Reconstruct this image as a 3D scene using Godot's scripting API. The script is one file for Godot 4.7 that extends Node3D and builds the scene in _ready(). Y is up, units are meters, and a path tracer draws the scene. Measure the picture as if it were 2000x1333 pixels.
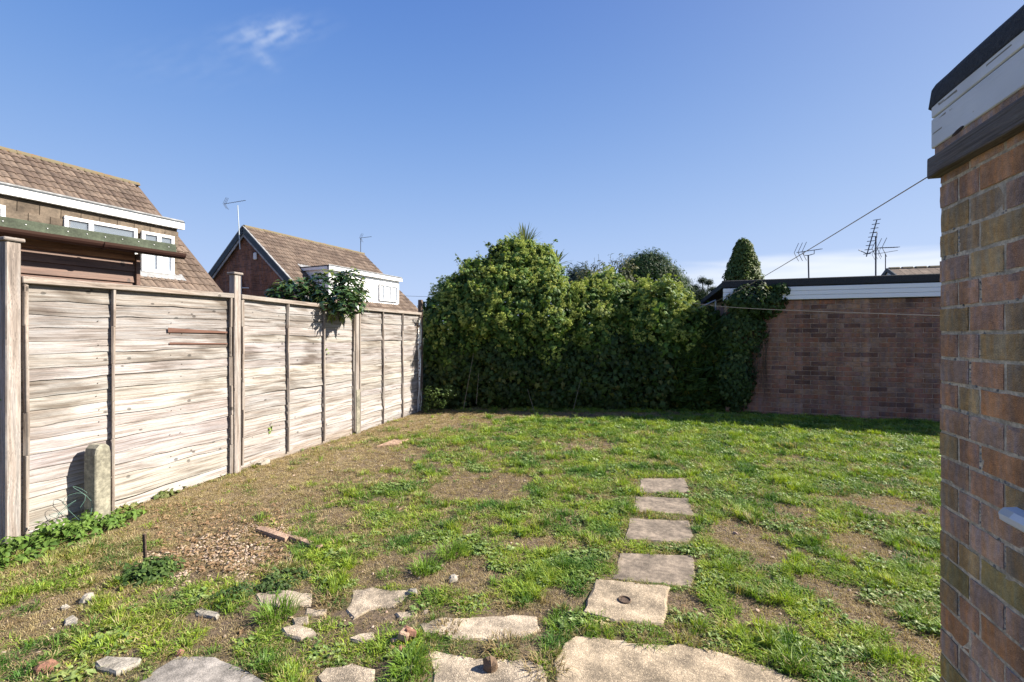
extends Node3D

# ---------------------------------------------------------------- measured layout
const FOC := 890.0          # the photograph's focal length in its own pixels
const EYE := 1.4            # eye height in metres
const HOR := 655.0          # row of the horizon
const AX := Vector3(0.31, 0.0, -0.951)    # along the garden, away from the camera
const NX := Vector3(0.951, 0.0, 0.31)     # across the garden, to the right
const HA := Vector3(0.4058, 0.0, -0.914)  # ridge direction of the neighbouring houses
const HN := Vector3(0.914, 0.0, 0.4058)   # across them, to the right

var rng := RandomNumberGenerator.new()
var nz := FastNoiseLite.new()
var names := {}
var M := {}

# ---------------------------------------------------------------- small helpers
func P(px: float, py: float, d: float) -> Vector3:      # a measured direction at a depth
	return Vector3((px - 1000.0) / FOC * d, EYE + (HOR - py) / FOC * d, -d)

func G(px: float, py: float) -> Vector2:                # a measured point of the ground (x, z)
	var d := EYE * FOC / (py - HOR)
	return Vector2((px - 1000.0) / FOC * d, -d)

func R(a: float, b: float) -> float:
	return rng.randf_range(a, b)

func n2(x: float, y: float) -> float:
	return nz.get_noise_2d(x, y)

func gh(x: float, z: float) -> float:                   # the lie of the ground
	return 0.007 * n2(x * 1.3 + 7.0, z * 1.3) + 0.006 * n2(x * 5.0, z * 5.0 + 31.0)

func L(r: float, g: float, b: float) -> Color:
	return Color(r, g, b).linear_to_srgb()

func numbered(called: String) -> String:
	if not names.has(called):
		names[called] = 0
		return called
	names[called] += 1
	return "%s_%03d" % [called, names[called]]

func tag(o: Node, label: String, category: String, group := "", kind := "") -> Node:
	o.set_meta("label", label)
	o.set_meta("category", category)
	if group: o.set_meta("group", group)
	if kind: o.set_meta("kind", kind)
	return o

func thing(called: String, label: String, category: String, at := Vector3.ZERO, basis_ := Basis(), group := "") -> Node3D:
	var o := Node3D.new()
	o.name = numbered(called)
	add_child(o)
	o.transform = Transform3D(basis_, at)
	tag(o, label, category, group)
	return o

func put(called: String, mesh: Mesh, mat: Material, parent: Node = self, xf := Transform3D()) -> MeshInstance3D:
	var o := MeshInstance3D.new()
	o.name = numbered(called) if parent == self else called
	o.mesh = mesh
	if mat: o.material_override = mat
	parent.add_child(o, true)
	o.transform = xf
	return o

func struct(called: String, mesh: Mesh, mat: Material) -> MeshInstance3D:
	var o := put(called, mesh, mat)
	o.set_meta("kind", "structure")
	return o

# ---------------------------------------------------------------- mesh builder
class MB:
	var v := PackedVector3Array()
	var n := PackedVector3Array()
	var c := PackedColorArray()
	var t := PackedVector2Array()
	var col := Color.WHITE
	func tri(a: Vector3, b: Vector3, d: Vector3, out: Vector3, ua := Vector2.ZERO, ub := Vector2.ZERO, ud := Vector2.ZERO) -> void:
		var k := (d - a).cross(b - a)
		if k.length_squared() < 1e-16: return
		k = k.normalized()
		if k.dot(out) < 0.0:
			k = -k
			v.append_array([a, d, b]); t.append_array([ua, ud, ub])
		else:
			v.append_array([a, b, d]); t.append_array([ua, ub, ud])
		n.append_array([k, k, k]); c.append_array([col, col, col])
	func quad(a: Vector3, b: Vector3, d: Vector3, e: Vector3, out: Vector3, ua := Vector2.ZERO, ub := Vector2.ZERO, ud := Vector2.ZERO, ue := Vector2.ZERO) -> void:
		tri(a, b, d, out, ua, ub, ud)
		tri(a, d, e, out, ua, ud, ue)
	# a box with chamfered edges; texture coordinates in metres, u along x
	func box(xf: Transform3D, size: Vector3, bev := 0.0, us := 1.0, uo := Vector2.ZERO) -> void:
		var h := size * 0.5
		bev = minf(bev, minf(h.x, minf(h.y, h.z)) * 0.9)
		var pt := func(sx: int, sy: int, sz: int, axis: int) -> Vector3:
			var s := Vector3(sx, sy, sz)
			var q := Vector3.ZERO
			for i in 3: q[i] = s[i] * (h[i] if i == axis else h[i] - bev)
			return q
		for ax in 3:
			var b1 := (ax + 1) % 3
			var b2 := (ax + 2) % 3
			for s in [-1, 1]:
				var out := Vector3.ZERO
				out[ax] = s
				var q := []
				for w in [[-1, -1], [1, -1], [1, 1], [-1, 1]]:
					var sg := [0, 0, 0]
					sg[ax] = s; sg[b1] = w[0]; sg[b2] = w[1]
					q.append(pt.call(sg[0], sg[1], sg[2], ax))
				var uv := []
				for p in q:
					var u := Vector2(p.x, -p.y)
					if ax == 1: u = Vector2(p.x, p.z)
					elif ax == 0: u = Vector2(p.z, -p.y)
					uv.append(u * us + uo)
				quad(xf * q[0], xf * q[1], xf * q[2], xf * q[3], xf.basis * out, uv[0], uv[1], uv[2], uv[3])
		if bev <= 0.0: return
		for ax in 3:
			var b1 := (ax + 1) % 3
			var b2 := (ax + 2) % 3
			for s1 in [-1, 1]:
				for s2 in [-1, 1]:
					var q := []
					for w in [[-1, b1], [1, b1], [1, b2], [-1, b2]]:
						var sg := [0, 0, 0]
						sg[ax] = w[0]; sg[b1] = s1; sg[b2] = s2
						q.append(pt.call(sg[0], sg[1], sg[2], w[1]))
					var out := Vector3.ZERO
					out[b1] = s1; out[b2] = s2
					var uv := []
					for p in q: uv.append(Vector2(p.x, -p.y - p.z) * us + uo)
					quad(xf * q[0], xf * q[1], xf * q[2], xf * q[3], xf.basis * out, uv[0], uv[1], uv[2], uv[3])
		for sx in [-1, 1]:
			for sy in [-1, 1]:
				for sz in [-1, 1]:
					tri(xf * pt.call(sx, sy, sz, 0), xf * pt.call(sx, sy, sz, 1), xf * pt.call(sx, sy, sz, 2), xf.basis * Vector3(sx, sy, sz), uo, uo, uo)
	# a sheet of rows of points with smooth normals
	func patch(rows: Array, uvs: Array, cols: Array, out: Vector3) -> void:
		var ny := rows.size()
		var nx: int = rows[0].size()
		var nn := []
		for j in ny:
			var line := PackedVector3Array()
			for i in nx:
				var du: Vector3 = rows[j][mini(i + 1, nx - 1)] - rows[j][maxi(i - 1, 0)]
				var dv: Vector3 = rows[mini(j + 1, ny - 1)][i] - rows[maxi(j - 1, 0)][i]
				var k := du.cross(dv).normalized()
				line.append(k if k.dot(out) >= 0.0 else -k)
			nn.append(line)
		for j in ny - 1:
			for i in nx - 1:
				var a := [[j, i], [j, i + 1], [j + 1, i + 1], [j + 1, i]]
				var pa: Vector3 = rows[j][i]
				var k: Vector3 = (rows[j + 1][i + 1] - pa).cross(rows[j][i + 1] - pa)
				var order := [0, 1, 2, 0, 2, 3] if k.dot(nn[j][i]) > 0.0 else [0, 2, 1, 0, 3, 2]
				for w in order:
					var jj: int = a[w][0]
					var ii: int = a[w][1]
					v.append(rows[jj][ii]); n.append(nn[jj][ii])
					t.append(uvs[jj][ii] if uvs.size() else Vector2.ZERO)
					c.append(cols[jj][ii] if cols.size() else col)
	func tube(pts: Array, rad: Array, sides := 6, us := 1.0) -> void:
		var rings := []
		var along := 0.0
		var uvs := []
		var side := Vector3.ZERO
		for i in pts.size():
			var dir: Vector3 = (pts[mini(i + 1, pts.size() - 1)] - pts[maxi(i - 1, 0)]).normalized()
			if side == Vector3.ZERO:
				side = dir.cross(Vector3.UP if absf(dir.y) < 0.9 else Vector3.RIGHT).normalized()
			side = (side - dir * side.dot(dir)).normalized()
			var up := dir.cross(side)
			if i > 0: along += pts[i].distance_to(pts[i - 1])
			var ring := PackedVector3Array()
			var uv := PackedVector2Array()
			for k in sides + 1:
				var w := TAU * k / sides
				ring.append(pts[i] + (side * cos(w) + up * sin(w)) * rad[i])
				uv.append(Vector2(along * us, float(k) / sides * 0.3))
			rings.append(ring); uvs.append(uv)
		for i in pts.size() - 1:
			for k in sides:
				var a: Vector3 = rings[i][k]; var b: Vector3 = rings[i][k + 1]
				var d: Vector3 = rings[i + 1][k + 1]; var e: Vector3 = rings[i + 1][k]
				var q := [[a, i, k], [b, i, k + 1], [d, i + 1, k + 1], [e, i + 1, k]]
				var mid: Vector3 = (a + d) * 0.5 - (pts[i] + pts[i + 1]) * 0.5
				var kk := (d - a).cross(b - a)
				var order := [0, 1, 2, 0, 2, 3] if kk.dot(mid) > 0.0 else [0, 2, 1, 0, 3, 2]
				for w in order:
					var vv: Vector3 = q[w][0]
					v.append(vv); n.append((vv - pts[q[w][1]]).normalized())
					t.append(uvs[q[w][1]][q[w][2]]); c.append(col)
		for e in [0, pts.size() - 1]:
			var out: Vector3 = (pts[0] - pts[1]) if e == 0 else (pts[e] - pts[e - 1])
			for k in sides:
				tri(pts[e], rings[e][k], rings[e][k + 1], out)
	# a leaf folded along its midrib, lying in xz, pointing to +x
	func leaf(xf: Transform3D, ln: float, wd: float, fold := 0.25, droop := 0.15) -> void:
		var b := Vector3.ZERO
		var m := Vector3(ln * 0.5, 0.02 * ln, 0)
		var tip := Vector3(ln, -droop * ln, 0)
		var l := Vector3(ln * 0.42, fold * wd * 0.5, wd * 0.5)
		var r := Vector3(ln * 0.42, fold * wd * 0.5, -wd * 0.5)
		var up := xf.basis.y
		tri(xf * b, xf * l, xf * m, up); tri(xf * l, xf * tip, xf * m, up)
		tri(xf * b, xf * m, xf * r, up); tri(xf * r, xf * m, xf * tip, up)
	# a lobed ivy leaf
	func ivy(xf: Transform3D, s: float) -> void:
		var e := [Vector2(0, 0), Vector2(-0.18, 0.42), Vector2(0.22, 0.38), Vector2(0.38, 0.62), Vector2(0.62, 0.26), Vector2(1.05, 0), Vector2(0.62, -0.26), Vector2(0.38, -0.62), Vector2(0.22, -0.38), Vector2(-0.18, -0.42)]
		var mid := xf * Vector3(0.38 * s, 0.05 * s, 0)
		for i in e.size():
			var p: Vector2 = e[i]
			var q: Vector2 = e[(i + 1) % e.size()]
			tri(mid, xf * Vector3(p.x * s, -0.1 * s * absf(p.y) - 0.08 * s * p.x, p.y * s), xf * Vector3(q.x * s, -0.1 * s * absf(q.y) - 0.08 * s * q.x, q.y * s), xf.basis.y)
	func mesh() -> ArrayMesh:
		var a := []
		a.resize(Mesh.ARRAY_MAX)
		a[Mesh.ARRAY_VERTEX] = v; a[Mesh.ARRAY_NORMAL] = n
		a[Mesh.ARRAY_COLOR] = c; a[Mesh.ARRAY_TEX_UV] = t
		var m := ArrayMesh.new()
		m.add_surface_from_arrays(Mesh.PRIMITIVE_TRIANGLES, a)
		return m

func boxmesh(size: Vector3, bev := 0.0, us := 1.0, uo := Vector2.ZERO) -> ArrayMesh:
	var b := MB.new()
	b.box(Transform3D(), size, bev, us, uo)
	return b.mesh()

# a box with its own axes: x along u, y up, z along w
func frame(u: Vector3, at: Vector3) -> Transform3D:
	u = u.normalized()
	var w := u.cross(Vector3.UP).normalized()
	return Transform3D(Basis(u, w.cross(u), w), at)

func bar(a: Vector3, b: Vector3, size: Vector2, bev := 0.0) -> ArrayMesh:      # a straight rail from a to b
	var m := MB.new()
	m.box(frame(b - a, (a + b) * 0.5), Vector3(a.distance_to(b), size.x, size.y), bev)
	return m.mesh()

func bar_into(m: MB, a: Vector3, b: Vector3, r: float) -> void:
	m.tube([a, b], [r, r], 5)

func many(called: String, mesh: Mesh, buf: PackedFloat32Array, mat: Material, parent: Node = self) -> MultiMeshInstance3D:
	var mm := MultiMesh.new()
	mm.transform_format = MultiMesh.TRANSFORM_3D
	mm.use_colors = true
	mm.mesh = mesh
	mm.instance_count = buf.size() / 16
	mm.buffer = buf
	var o := MultiMeshInstance3D.new()
	o.name = numbered(called) if parent == self else called
	o.multimesh = mm
	o.material_override = mat
	parent.add_child(o, true)
	o.set_meta("kind", "stuff")
	return o

func add_copy(buf: PackedFloat32Array, b: Basis, o: Vector3, c: Color) -> void:
	buf.append_array([b.x.x, b.y.x, b.z.x, o.x, b.x.y, b.y.y, b.z.y, o.y, b.x.z, b.y.z, b.z.z, o.z, c.r, c.g, c.b, 1.0])

func turned(up: Vector3, spin: float, s: float) -> Basis:
	up = up.normalized()
	var x := up.cross(Vector3(0.31, 0.2, 0.93)).normalized()
	return Basis(x, up, x.cross(up)).rotated(up, spin).scaled(Vector3(s, s, s))

# ---------------------------------------------------------------- textures and materials
func tex(w: int, h: int, f: Callable) -> ImageTexture:
	var d := PackedByteArray()
	d.resize(w * h * 3)
	var k := 0
	for y in h:
		for x in w:
			var c: Color = f.call(x, y)
			d[k] = clampi(int(c.r * 255.0), 0, 255); d[k + 1] = clampi(int(c.g * 255.0), 0, 255); d[k + 2] = clampi(int(c.b * 255.0), 0, 255)
			k += 3
	return ImageTexture.create_from_image(Image.create_from_data(w, h, false, Image.FORMAT_RGB8, d))

func seamless(size: int, freq: float, oct: int, sd: int, kind := FastNoiseLite.TYPE_SIMPLEX_SMOOTH) -> PackedByteArray:
	var f := FastNoiseLite.new()
	f.seed = sd; f.noise_type = kind; f.frequency = freq
	f.fractal_octaves = oct
	var im := f.get_seamless_image(size, size)
	im.convert(Image.FORMAT_L8)
	return im.get_data()

func mat(c: Color, rough := 0.8, t: Texture2D = null, bump: Texture2D = null, bump_cm := 0.0, triplanar := 0.0) -> StandardMaterial3D:
	var m := StandardMaterial3D.new()
	m.albedo_color = c
	m.roughness = rough
	if t: m.albedo_texture = t
	if bump:
		m.heightmap_enabled = true
		m.heightmap_texture = bump
		m.heightmap_scale = bump_cm
	if triplanar > 0.0:
		m.uv1_triplanar = true
		m.uv1_world_triplanar = true
		m.uv1_scale = Vector3.ONE * triplanar
	return m

func leafmat(rough := 0.45, back := 0.6) -> StandardMaterial3D:
	var m := StandardMaterial3D.new()
	m.vertex_color_use_as_albedo = true
	m.roughness = rough
	m.backlight_enabled = true
	m.backlight = L(back, back, back * 0.5)
	m.cull_mode = BaseMaterial3D.CULL_DISABLED
	return m

func build_materials() -> void:
	var s := 512
	var a := seamless(s, 0.006, 3, 11)
	var b := seamless(s, 0.03, 3, 12)
	var f := seamless(s, 0.2, 2, 13)
	var cel := seamless(s, 0.09, 1, 14, FastNoiseLite.TYPE_CELLULAR)
	# weathered softwood: u runs along the grain
	var wn := FastNoiseLite.new()
	wn.frequency = 1.0; wn.fractal_octaves = 2; wn.seed = 5
	var knots := []
	for i in 20: knots.append(Vector3(R(10, 500), R(10, 1010), R(5.0, 11.0)))
	var bumps := PackedFloat32Array()
	bumps.resize(s * s * 2)
	var wood := func(x: int, y: int) -> Color:
		var yy := y + 5.0 * wn.get_noise_2d(x * 0.006, y * 0.01)
		var near := 99.0
		var ring := 0.0
		for k in knots:
			if absf(y - k.y) > 70.0 or absf(x - k.x) > 40.0: continue
			var dx: float = (x - k.x) * 3.0
			var dy: float = y - k.y
			var q: float = sqrt(dx * dx + dy * dy) / k.z
			if q < near:
				near = q
				ring = dy
		if near < 5.0: yy += signf(ring) * 9.0 * exp(-near * 0.6)
		var g1 := wn.get_noise_2d(x * 0.0035, yy * 0.085)
		var g2 := wn.get_noise_2d(x * 0.008 + 40.0, yy * 0.24)
		var g3 := wn.get_noise_2d(x * 0.016 + 90.0, yy * 0.6)
		var big := wn.get_noise_2d(x * 0.0065 + 200.0, yy * 0.035)
		var g4 := wn.get_noise_2d(x * 0.05 + 300.0, yy * 1.4)
		var w := 0.89 + 0.13 * g1 + 0.15 * g2 + 0.13 * g3 + 0.10 * g4
		w -= 0.34 * maxf(0.0, big - 0.10) * (1.0 + 1.6 * g2 + g3)
		if g3 > 0.50 and g1 > -0.1: w -= 0.20
		if g2 > 0.55: w -= 0.12
		if near < 1.0: w *= 0.55 + 0.25 * near
		elif near < 1.35: w *= 0.62
		bumps[y * s + x] = clampf(0.6 + 0.16 * g2 + 0.12 * g3 - (0.4 if near < 1.0 else 0.0), 0, 1)
		w = clampf(w, 0.12, 1.1)
		var hue := clampf(0.5 + 1.2 * big, 0, 1)
		return Color(w, w * lerpf(0.975, 0.935, hue), w * lerpf(0.955, 0.885, hue))
	var wood_t := tex(s, s * 2, wood)
	var wood_b := tex(s, s * 2, func(x: int, y: int) -> Color:
		var q := bumps[y * s + x]
		return Color(q, q, q))
	M.board = mat(L(0.505, 0.515, 0.53), 0.9, wood_t, wood_b, 0.12)
	M.board.vertex_color_use_as_albedo = true
	M.post = mat(L(0.40, 0.385, 0.375), 0.9, wood_t, wood_b, 0.15)
	M.post_dark = mat(L(0.16, 0.125, 0.105), 0.9, wood_t, wood_b, 0.15)
	M.batten = mat(L(0.38, 0.355, 0.33), 0.9, wood_t, wood_b, 0.12)
	M.red_wood = mat(L(0.20, 0.108, 0.082), 0.85, wood_t, wood_b, 0.05)
	M.shed_board = mat(L(0.17, 0.095, 0.068), 0.6, wood_t, wood_b, 0.15)
	M.shed_orange = mat(L(0.40, 0.20, 0.09), 0.7, wood_t, wood_b, 0.1)
	M.old_beam = mat(L(0.17, 0.16, 0.155), 0.85, wood_t, wood_b, 0.7)
	# mottles, to be multiplied with a base colour
	var mott := tex(s, s, func(x: int, y: int) -> Color:
		var i := y * s + x
		var q := 0.78 + 0.34 * (a[i] / 255.0 - 0.5) + 0.30 * (b[i] / 255.0 - 0.5) + 0.34 * (f[i] / 255.0 - 0.5)
		return Color(q, q, q))
	var mott_b := tex(s, s, func(x: int, y: int) -> Color:
		var i := y * s + x
		var q := 0.5 * b[i] / 255.0 + 0.5 * f[i] / 255.0
		return Color(q, q, q))
	M.mott = mott
	M.mott_b = mott_b
	var brick_t := tex(s, s, func(x: int, y: int) -> Color:
		var i := y * s + x
		var k := (y / 6 % s) * s + x          # drawn out upwards: kiss marks and burnt ends
		var q := 0.80 + 0.22 * (b[i] / 255.0 - 0.5) + 0.40 * (f[i] / 255.0 - 0.5) + 0.5 * (a[k] / 255.0 - 0.5)
		var h := 0.5 + 1.6 * (b[k] / 255.0 - 0.5)
		var w := 1.0 if f[i] > 214 and cel[i] < 90 else 0.0
		return Color(q * lerpf(0.92, 1.06, h) + w * 0.3, q + w * 0.5, q * lerpf(1.10, 0.84, h) + w * 0.5))
	M.brick_t = brick_t
	var grit_b := tex(s, s, func(x: int, y: int) -> Color:
		var i := y * s + x
		var q := 0.75 * f[i] / 255.0 + 0.25 * b[i] / 255.0 - (0.35 if cel[i] < 34 and a[i] > 120 else 0.0)
		return Color(q, q, q))
	for t in [["b_orange", 0.76, 0.38, 0.20], ["b_red", 0.72, 0.40, 0.27], ["b_pink", 0.72, 0.45, 0.34], ["b_plum", 0.62, 0.40, 0.31], ["b_tan", 0.70, 0.47, 0.25], ["b_olive", 0.55, 0.42, 0.19], ["b_brown", 0.58, 0.39, 0.24]]:
		M[t[0]] = mat(L(t[1], t[2], t[3]), 0.9, brick_t, grit_b, 0.4, 2.6)
	M.mortar = mat(L(0.78, 0.67, 0.51), 0.95, mott, mott_b, 0.25, 5.0)
	M.mortar_white = mat(L(0.55, 0.53, 0.48), 0.95, mott, mott_b, 0.9, 9.0)
	for t in [["g_mid", 0.41, 0.205, 0.148], ["g_dark", 0.235, 0.118, 0.092], ["g_red", 0.43, 0.19, 0.13], ["g_pink", 0.46, 0.27, 0.195], ["g_brown", 0.36, 0.20, 0.145]]:
		M[t[0]] = mat(L(t[1], t[2], t[3]), 0.9, brick_t, mott_b, 0.25, 1.1)
	M.g_mortar = mat(L(0.54, 0.375, 0.28), 0.95, mott, mott_b, 0.2, 3.0)
	M.house_brick = mat(L(0.43, 0.195, 0.135), 0.9, brick_t, mott_b, 0.2, 0.5)
	M.house_brick_dark = mat(L(0.29, 0.135, 0.10), 0.9, brick_t, mott_b, 0.2, 0.5)
	M.house_mortar = mat(L(0.40, 0.25, 0.195), 0.95, mott, null, 0.0, 1.0)
	# roof tiles
	for t in [["tile_a", 0.215, 0.155, 0.115], ["tile_b", 0.175, 0.122, 0.09], ["tile_c", 0.26, 0.19, 0.142]]:
		M[t[0]] = mat(L(t[1], t[2], t[3]), 0.92, mott, mott_b, 0.3, 0.9)
	var ridge_t := tex(s, s, func(x: int, y: int) -> Color:
		var i := y * s + x
		var q := 0.75 + 0.5 * (f[i] / 255.0 - 0.5)
		if a[i] > 178 and b[i] > 135: return Color(0.95 * q, 0.62 * q, 0.22 * q)
		if b[i] > 150: return Color(0.82 * q, 0.80 * q, 0.66 * q)
		return Color(0.80 * q, 0.755 * q, 0.66 * q))
	M.ridge = mat(L(0.46, 0.43, 0.36), 0.95, ridge_t, mott_b, 0.4, 1.4)
	M.hung_tile = mat(L(0.245, 0.19, 0.14), 0.9, mott, mott_b, 0.2, 0.8)
	M.hung_tile_dark = mat(L(0.20, 0.152, 0.11), 0.9, mott, mott_b, 0.2, 0.8)
	M.white = mat(L(0.80, 0.80, 0.80), 0.45)
	M.lead = mat(L(0.42, 0.42, 0.42), 0.6, mott, null, 0.0, 1.0)
	M.slate_board = mat(L(0.05, 0.068, 0.085), 0.6, mott, null, 0.0, 0.7)
	M.grey_board = mat(L(0.55, 0.54, 0.55), 0.6, mott, null, 0.0, 0.7)
	M.felt_green = mat(L(0.105, 0.128, 0.085), 0.95, mott, mott_b, 0.2, 3.0)
	M.gutter = mat(L(0.055, 0.028, 0.022), 0.28)
	M.metal = mat(L(0.42, 0.43, 0.44), 0.45)
	M.metal.metallic = 0.6
	M.aerial = mat(L(0.035, 0.04, 0.055), 0.5)
	M.aerial_pole = mat(L(0.50, 0.55, 0.58), 0.4)
	M.cord = mat(L(0.30, 0.25, 0.20), 0.9)
	M.glass = mat(L(0.03, 0.035, 0.045), 0.05)
	M.curtain = mat(L(0.75, 0.75, 0.76), 0.9)
	M.felt = mat(L(0.085, 0.09, 0.10), 0.95, tex(s, s, func(x: int, y: int) -> Color:
		var i := y * s + x
		var q := 0.55 + 0.4 * (b[i] / 255.0 - 0.5) + (0.6 if f[i] > 178 else 0.0)
		return Color(q, q, q)), mott_b, 0.4, 3.5)
	M.flake = mat(L(0.72, 0.74, 0.76), 0.6, tex(s, s, func(x: int, y: int) -> Color:
		var q := 0.92 + 0.1 * (a[y * s + x] / 255.0 - 0.5)
		var g := wn.get_noise_2d(x * 0.004 + 11.0, y * 0.11)
		var h := wn.get_noise_2d(x * 0.012 + 51.0, y * 0.02)
		if g > 0.50 and h > 0.05: return Color(0.50, 0.46, 0.38)
		if g > 0.44 and h > 0.05: return Color(0.72, 0.70, 0.64)
		return Color(q, q, q)), wood_b, 0.2)
	# concrete: smooth grey, worn with pale flint showing, pale broken
	var agg := tex(s, s, func(x: int, y: int) -> Color:
		var i := y * s + x
		var q := 0.78 + 0.42 * (a[i] / 255.0 - 0.5) + 0.30 * (b[i] / 255.0 - 0.5) + 0.36 * (f[i] / 255.0 - 0.5)
		if cel[i] < 62: q += 0.20 * (f[i] / 255.0)
		elif b[i] > 168 and f[i] > 150: q -= 0.34
		return Color(q, q * 0.985, q * 0.95))
	M.apron = mat(L(0.54, 0.445, 0.335), 0.95, agg, mott_b, 0.35, 1.6)
	M.broken = mat(L(0.59, 0.50, 0.40), 0.95, agg, mott_b, 0.5, 1.6)
	M.grey_concrete = mat(L(0.42, 0.38, 0.335), 0.9, mott, mott_b, 0.2, 1.2)
	M.slab = mat(L(0.33, 0.265, 0.20), 0.92, mott, mott_b, 0.25, 1.5)
	M.spur = mat(L(0.40, 0.375, 0.29), 0.92, mott, mott_b, 0.3, 2.0)
	M.red_rubble = mat(L(0.40, 0.20, 0.135), 0.95, mott, mott_b, 0.5, 4.0)
	M.peach_brick = mat(L(0.60, 0.40, 0.28), 0.92, mott, mott_b, 0.4, 4.0)
	M.stone = mat(L(0.52, 0.47, 0.39), 0.92, mott, mott_b, 0.4, 4.0)
	M.clod = mat(L(0.25, 0.165, 0.105), 0.98, mott, mott_b, 0.8, 4.0)
	M.rust = mat(L(0.15, 0.10, 0.07), 0.95, mott, mott_b, 0.3, 6.0)
	M.soil = mat(Color.WHITE, 0.98, tex(s, s, func(x: int, y: int) -> Color:
		var i := y * s + x
		var q := 0.70 + 0.5 * (b[i] / 255.0 - 0.5) + 0.7 * (f[i] / 255.0 - 0.5)
		if cel[i] < 45 and f[i] > 120: q += 0.35
		return Color(q, q, q)), mott_b, 1.4, 2.4)
	M.soil.vertex_color_use_as_albedo = true
	M.pebble = mat(Color.WHITE, 0.85)
	M.pebble.vertex_color_use_as_albedo = true
	M.grass = leafmat(0.55, 0.7)
	M.leaf = leafmat(0.55, 0.6)
	M.leaf.metallic_specular = 0.35
	M.gloss_leaf = leafmat(0.28, 0.4)
	M.bloom = leafmat(0.8, 0.5)
	M.stem = mat(L(0.12, 0.085, 0.055), 0.95, mott, null, 0.0, 4.0)
	M.bark = mat(L(0.09, 0.07, 0.05), 0.95, mott, mott_b, 0.8, 2.0)

# ---------------------------------------------------------------- sky
func sky_texture() -> ImageTexture:
	var w := 2048
	var h := 1024
	var sun := Vector3(1.081, 0.80, -0.089).normalized()
	var d := PackedFloat32Array()
	d.resize(w * h * 3)
	var cs := PackedFloat32Array(); var sn := PackedFloat32Array()
	for i in w:
		var ph := TAU * (i + 0.5) / w
		cs.append(cos(ph)); sn.append(sin(ph))
	var cn := FastNoiseLite.new()
	cn.frequency = 1.0; cn.fractal_octaves = 4; cn.seed = 77
	var k := 0
	for j in h:
		var e := 90.0 - 180.0 * (j + 0.5) / h
		if e < -0.4:
			for i in w:
				d[k] = 0.16; d[k + 1] = 0.17; d[k + 2] = 0.14
				k += 3
			continue
		var er := deg_to_rad(e)
		var ce := cos(er); var se := sin(er)
		var q := sqrt(e * e + 49.0)
		if e > 38.0: q = 38.6 + (e - 38.0) * 0.25
		var br := 0.585 * exp(-q / 16.6); var bg := 0.615 * exp(-q / 28.0); var bb := 0.745 * exp(-q / 72.0)
		for i in w:
			var dot := sn[i] * ce * sun.x + se * sun.y - cs[i] * ce * sun.z
			var ang := acos(clampf(dot, -1, 1)) * 57.29578
			var gl := 0.40 * exp(-ang / 26.0)
			var r := br + gl; var g := bg + gl * 0.82; var b := bb + gl * 0.5
			var cl := 0.0
			if e < 11.0:       # thin bright veil low over the horizon, drawn out sideways
				var side := sn[i]
				var n1 := cn.get_noise_2d(side * 4.0 + cs[i] * 2.3, e * 0.55 + side * 2.4)
				var n3 := cn.get_noise_2d(side * 11.0 + cs[i] * 7.0 + 40.0, e * 1.3)
				cl = smoothstep(8.8 + 1.0 * n1, 7.0 + 1.0 * n1, e) * (0.80 + 0.30 * n1 + 0.25 * n3) * smoothstep(0.12, 0.55, side)
				cl = clampf(cl, 0.0, 0.9)
			elif e < 40.0 and cs[i] > 0.0:      # the small torn wisps high on the left
				var px := sn[i] / cs[i]
				var py := se / (ce * cs[i])
				var u := Vector2((px + 0.528) / 0.085, (py - 0.665) / 0.028)
				u.y -= u.x * 0.35
				var v := Vector2((px + 0.545) / 0.022, (py - 0.607) / 0.014)
				v.y += v.x * 0.9
				var m := exp(-u.length_squared() * 1.1) + 0.55 * exp(-v.length_squared())
				var x3 := Vector2((px + 0.69) / 0.16, (py - 0.60) / 0.05)
				m += 0.10 * exp(-x3.length_squared())
				if m > 0.01:
					var tear := cn.get_noise_2d(px * 9.0 + py * 6.0, py * 40.0 - px * 16.0) * 0.9 + cn.get_noise_2d(px * 20.0 + py * 14.0, py * 70.0 - px * 22.0 + 9.0) * 0.5
					cl = clampf(m * (0.20 + 0.50 * tear), 0, 0.36)
			r = lerpf(r, 0.64, cl); g = lerpf(g, 0.68, cl); b = lerpf(b, 0.74, cl)
			d[k] = r; d[k + 1] = g; d[k + 2] = b
			k += 3
	return ImageTexture.create_from_image(Image.create_from_data(w, h, false, Image.FORMAT_RGBF, d.to_byte_array()))

# ---------------------------------------------------------------- ground
const MX0 := -6.0
const MZ0 := -10.5       # farthest row
const CELL := 0.02
const MW := 800
const MH := 520
var hard := PackedByteArray()      # 1 where something hard covers the soil
var bare := []                     # worn places: centre (x, z), radii, strength

func mark(poly: PackedVector2Array, grow := 0.0) -> void:
	if grow != 0.0:
		var q := Geometry2D.offset_polygon(poly, grow)
		if q.size() == 0: return
		poly = q[0]
	var lo := poly[0]
	var hi := poly[0]
	for p in poly:
		lo = lo.min(p); hi = hi.max(p)
	for j in range(maxi(0, int((lo.y - MZ0) / CELL)), mini(MH, int((hi.y - MZ0) / CELL) + 1)):
		for i in range(maxi(0, int((lo.x - MX0) / CELL)), mini(MW, int((hi.x - MX0) / CELL) + 1)):
			if Geometry2D.is_point_in_polygon(Vector2(MX0 + (i + 0.5) * CELL, MZ0 + (j + 0.5) * CELL), poly):
				hard[j * MW + i] = 1

func is_hard(x: float, z: float) -> bool:
	var i := int((x - MX0) / CELL)
	var j := int((z - MZ0) / CELL)
	return i >= 0 and j >= 0 and i < MW and j < MH and hard[j * MW + i] == 1

func along(x: float, z: float) -> float:
	return Vector3(x, 0, z).dot(AX)

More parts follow.
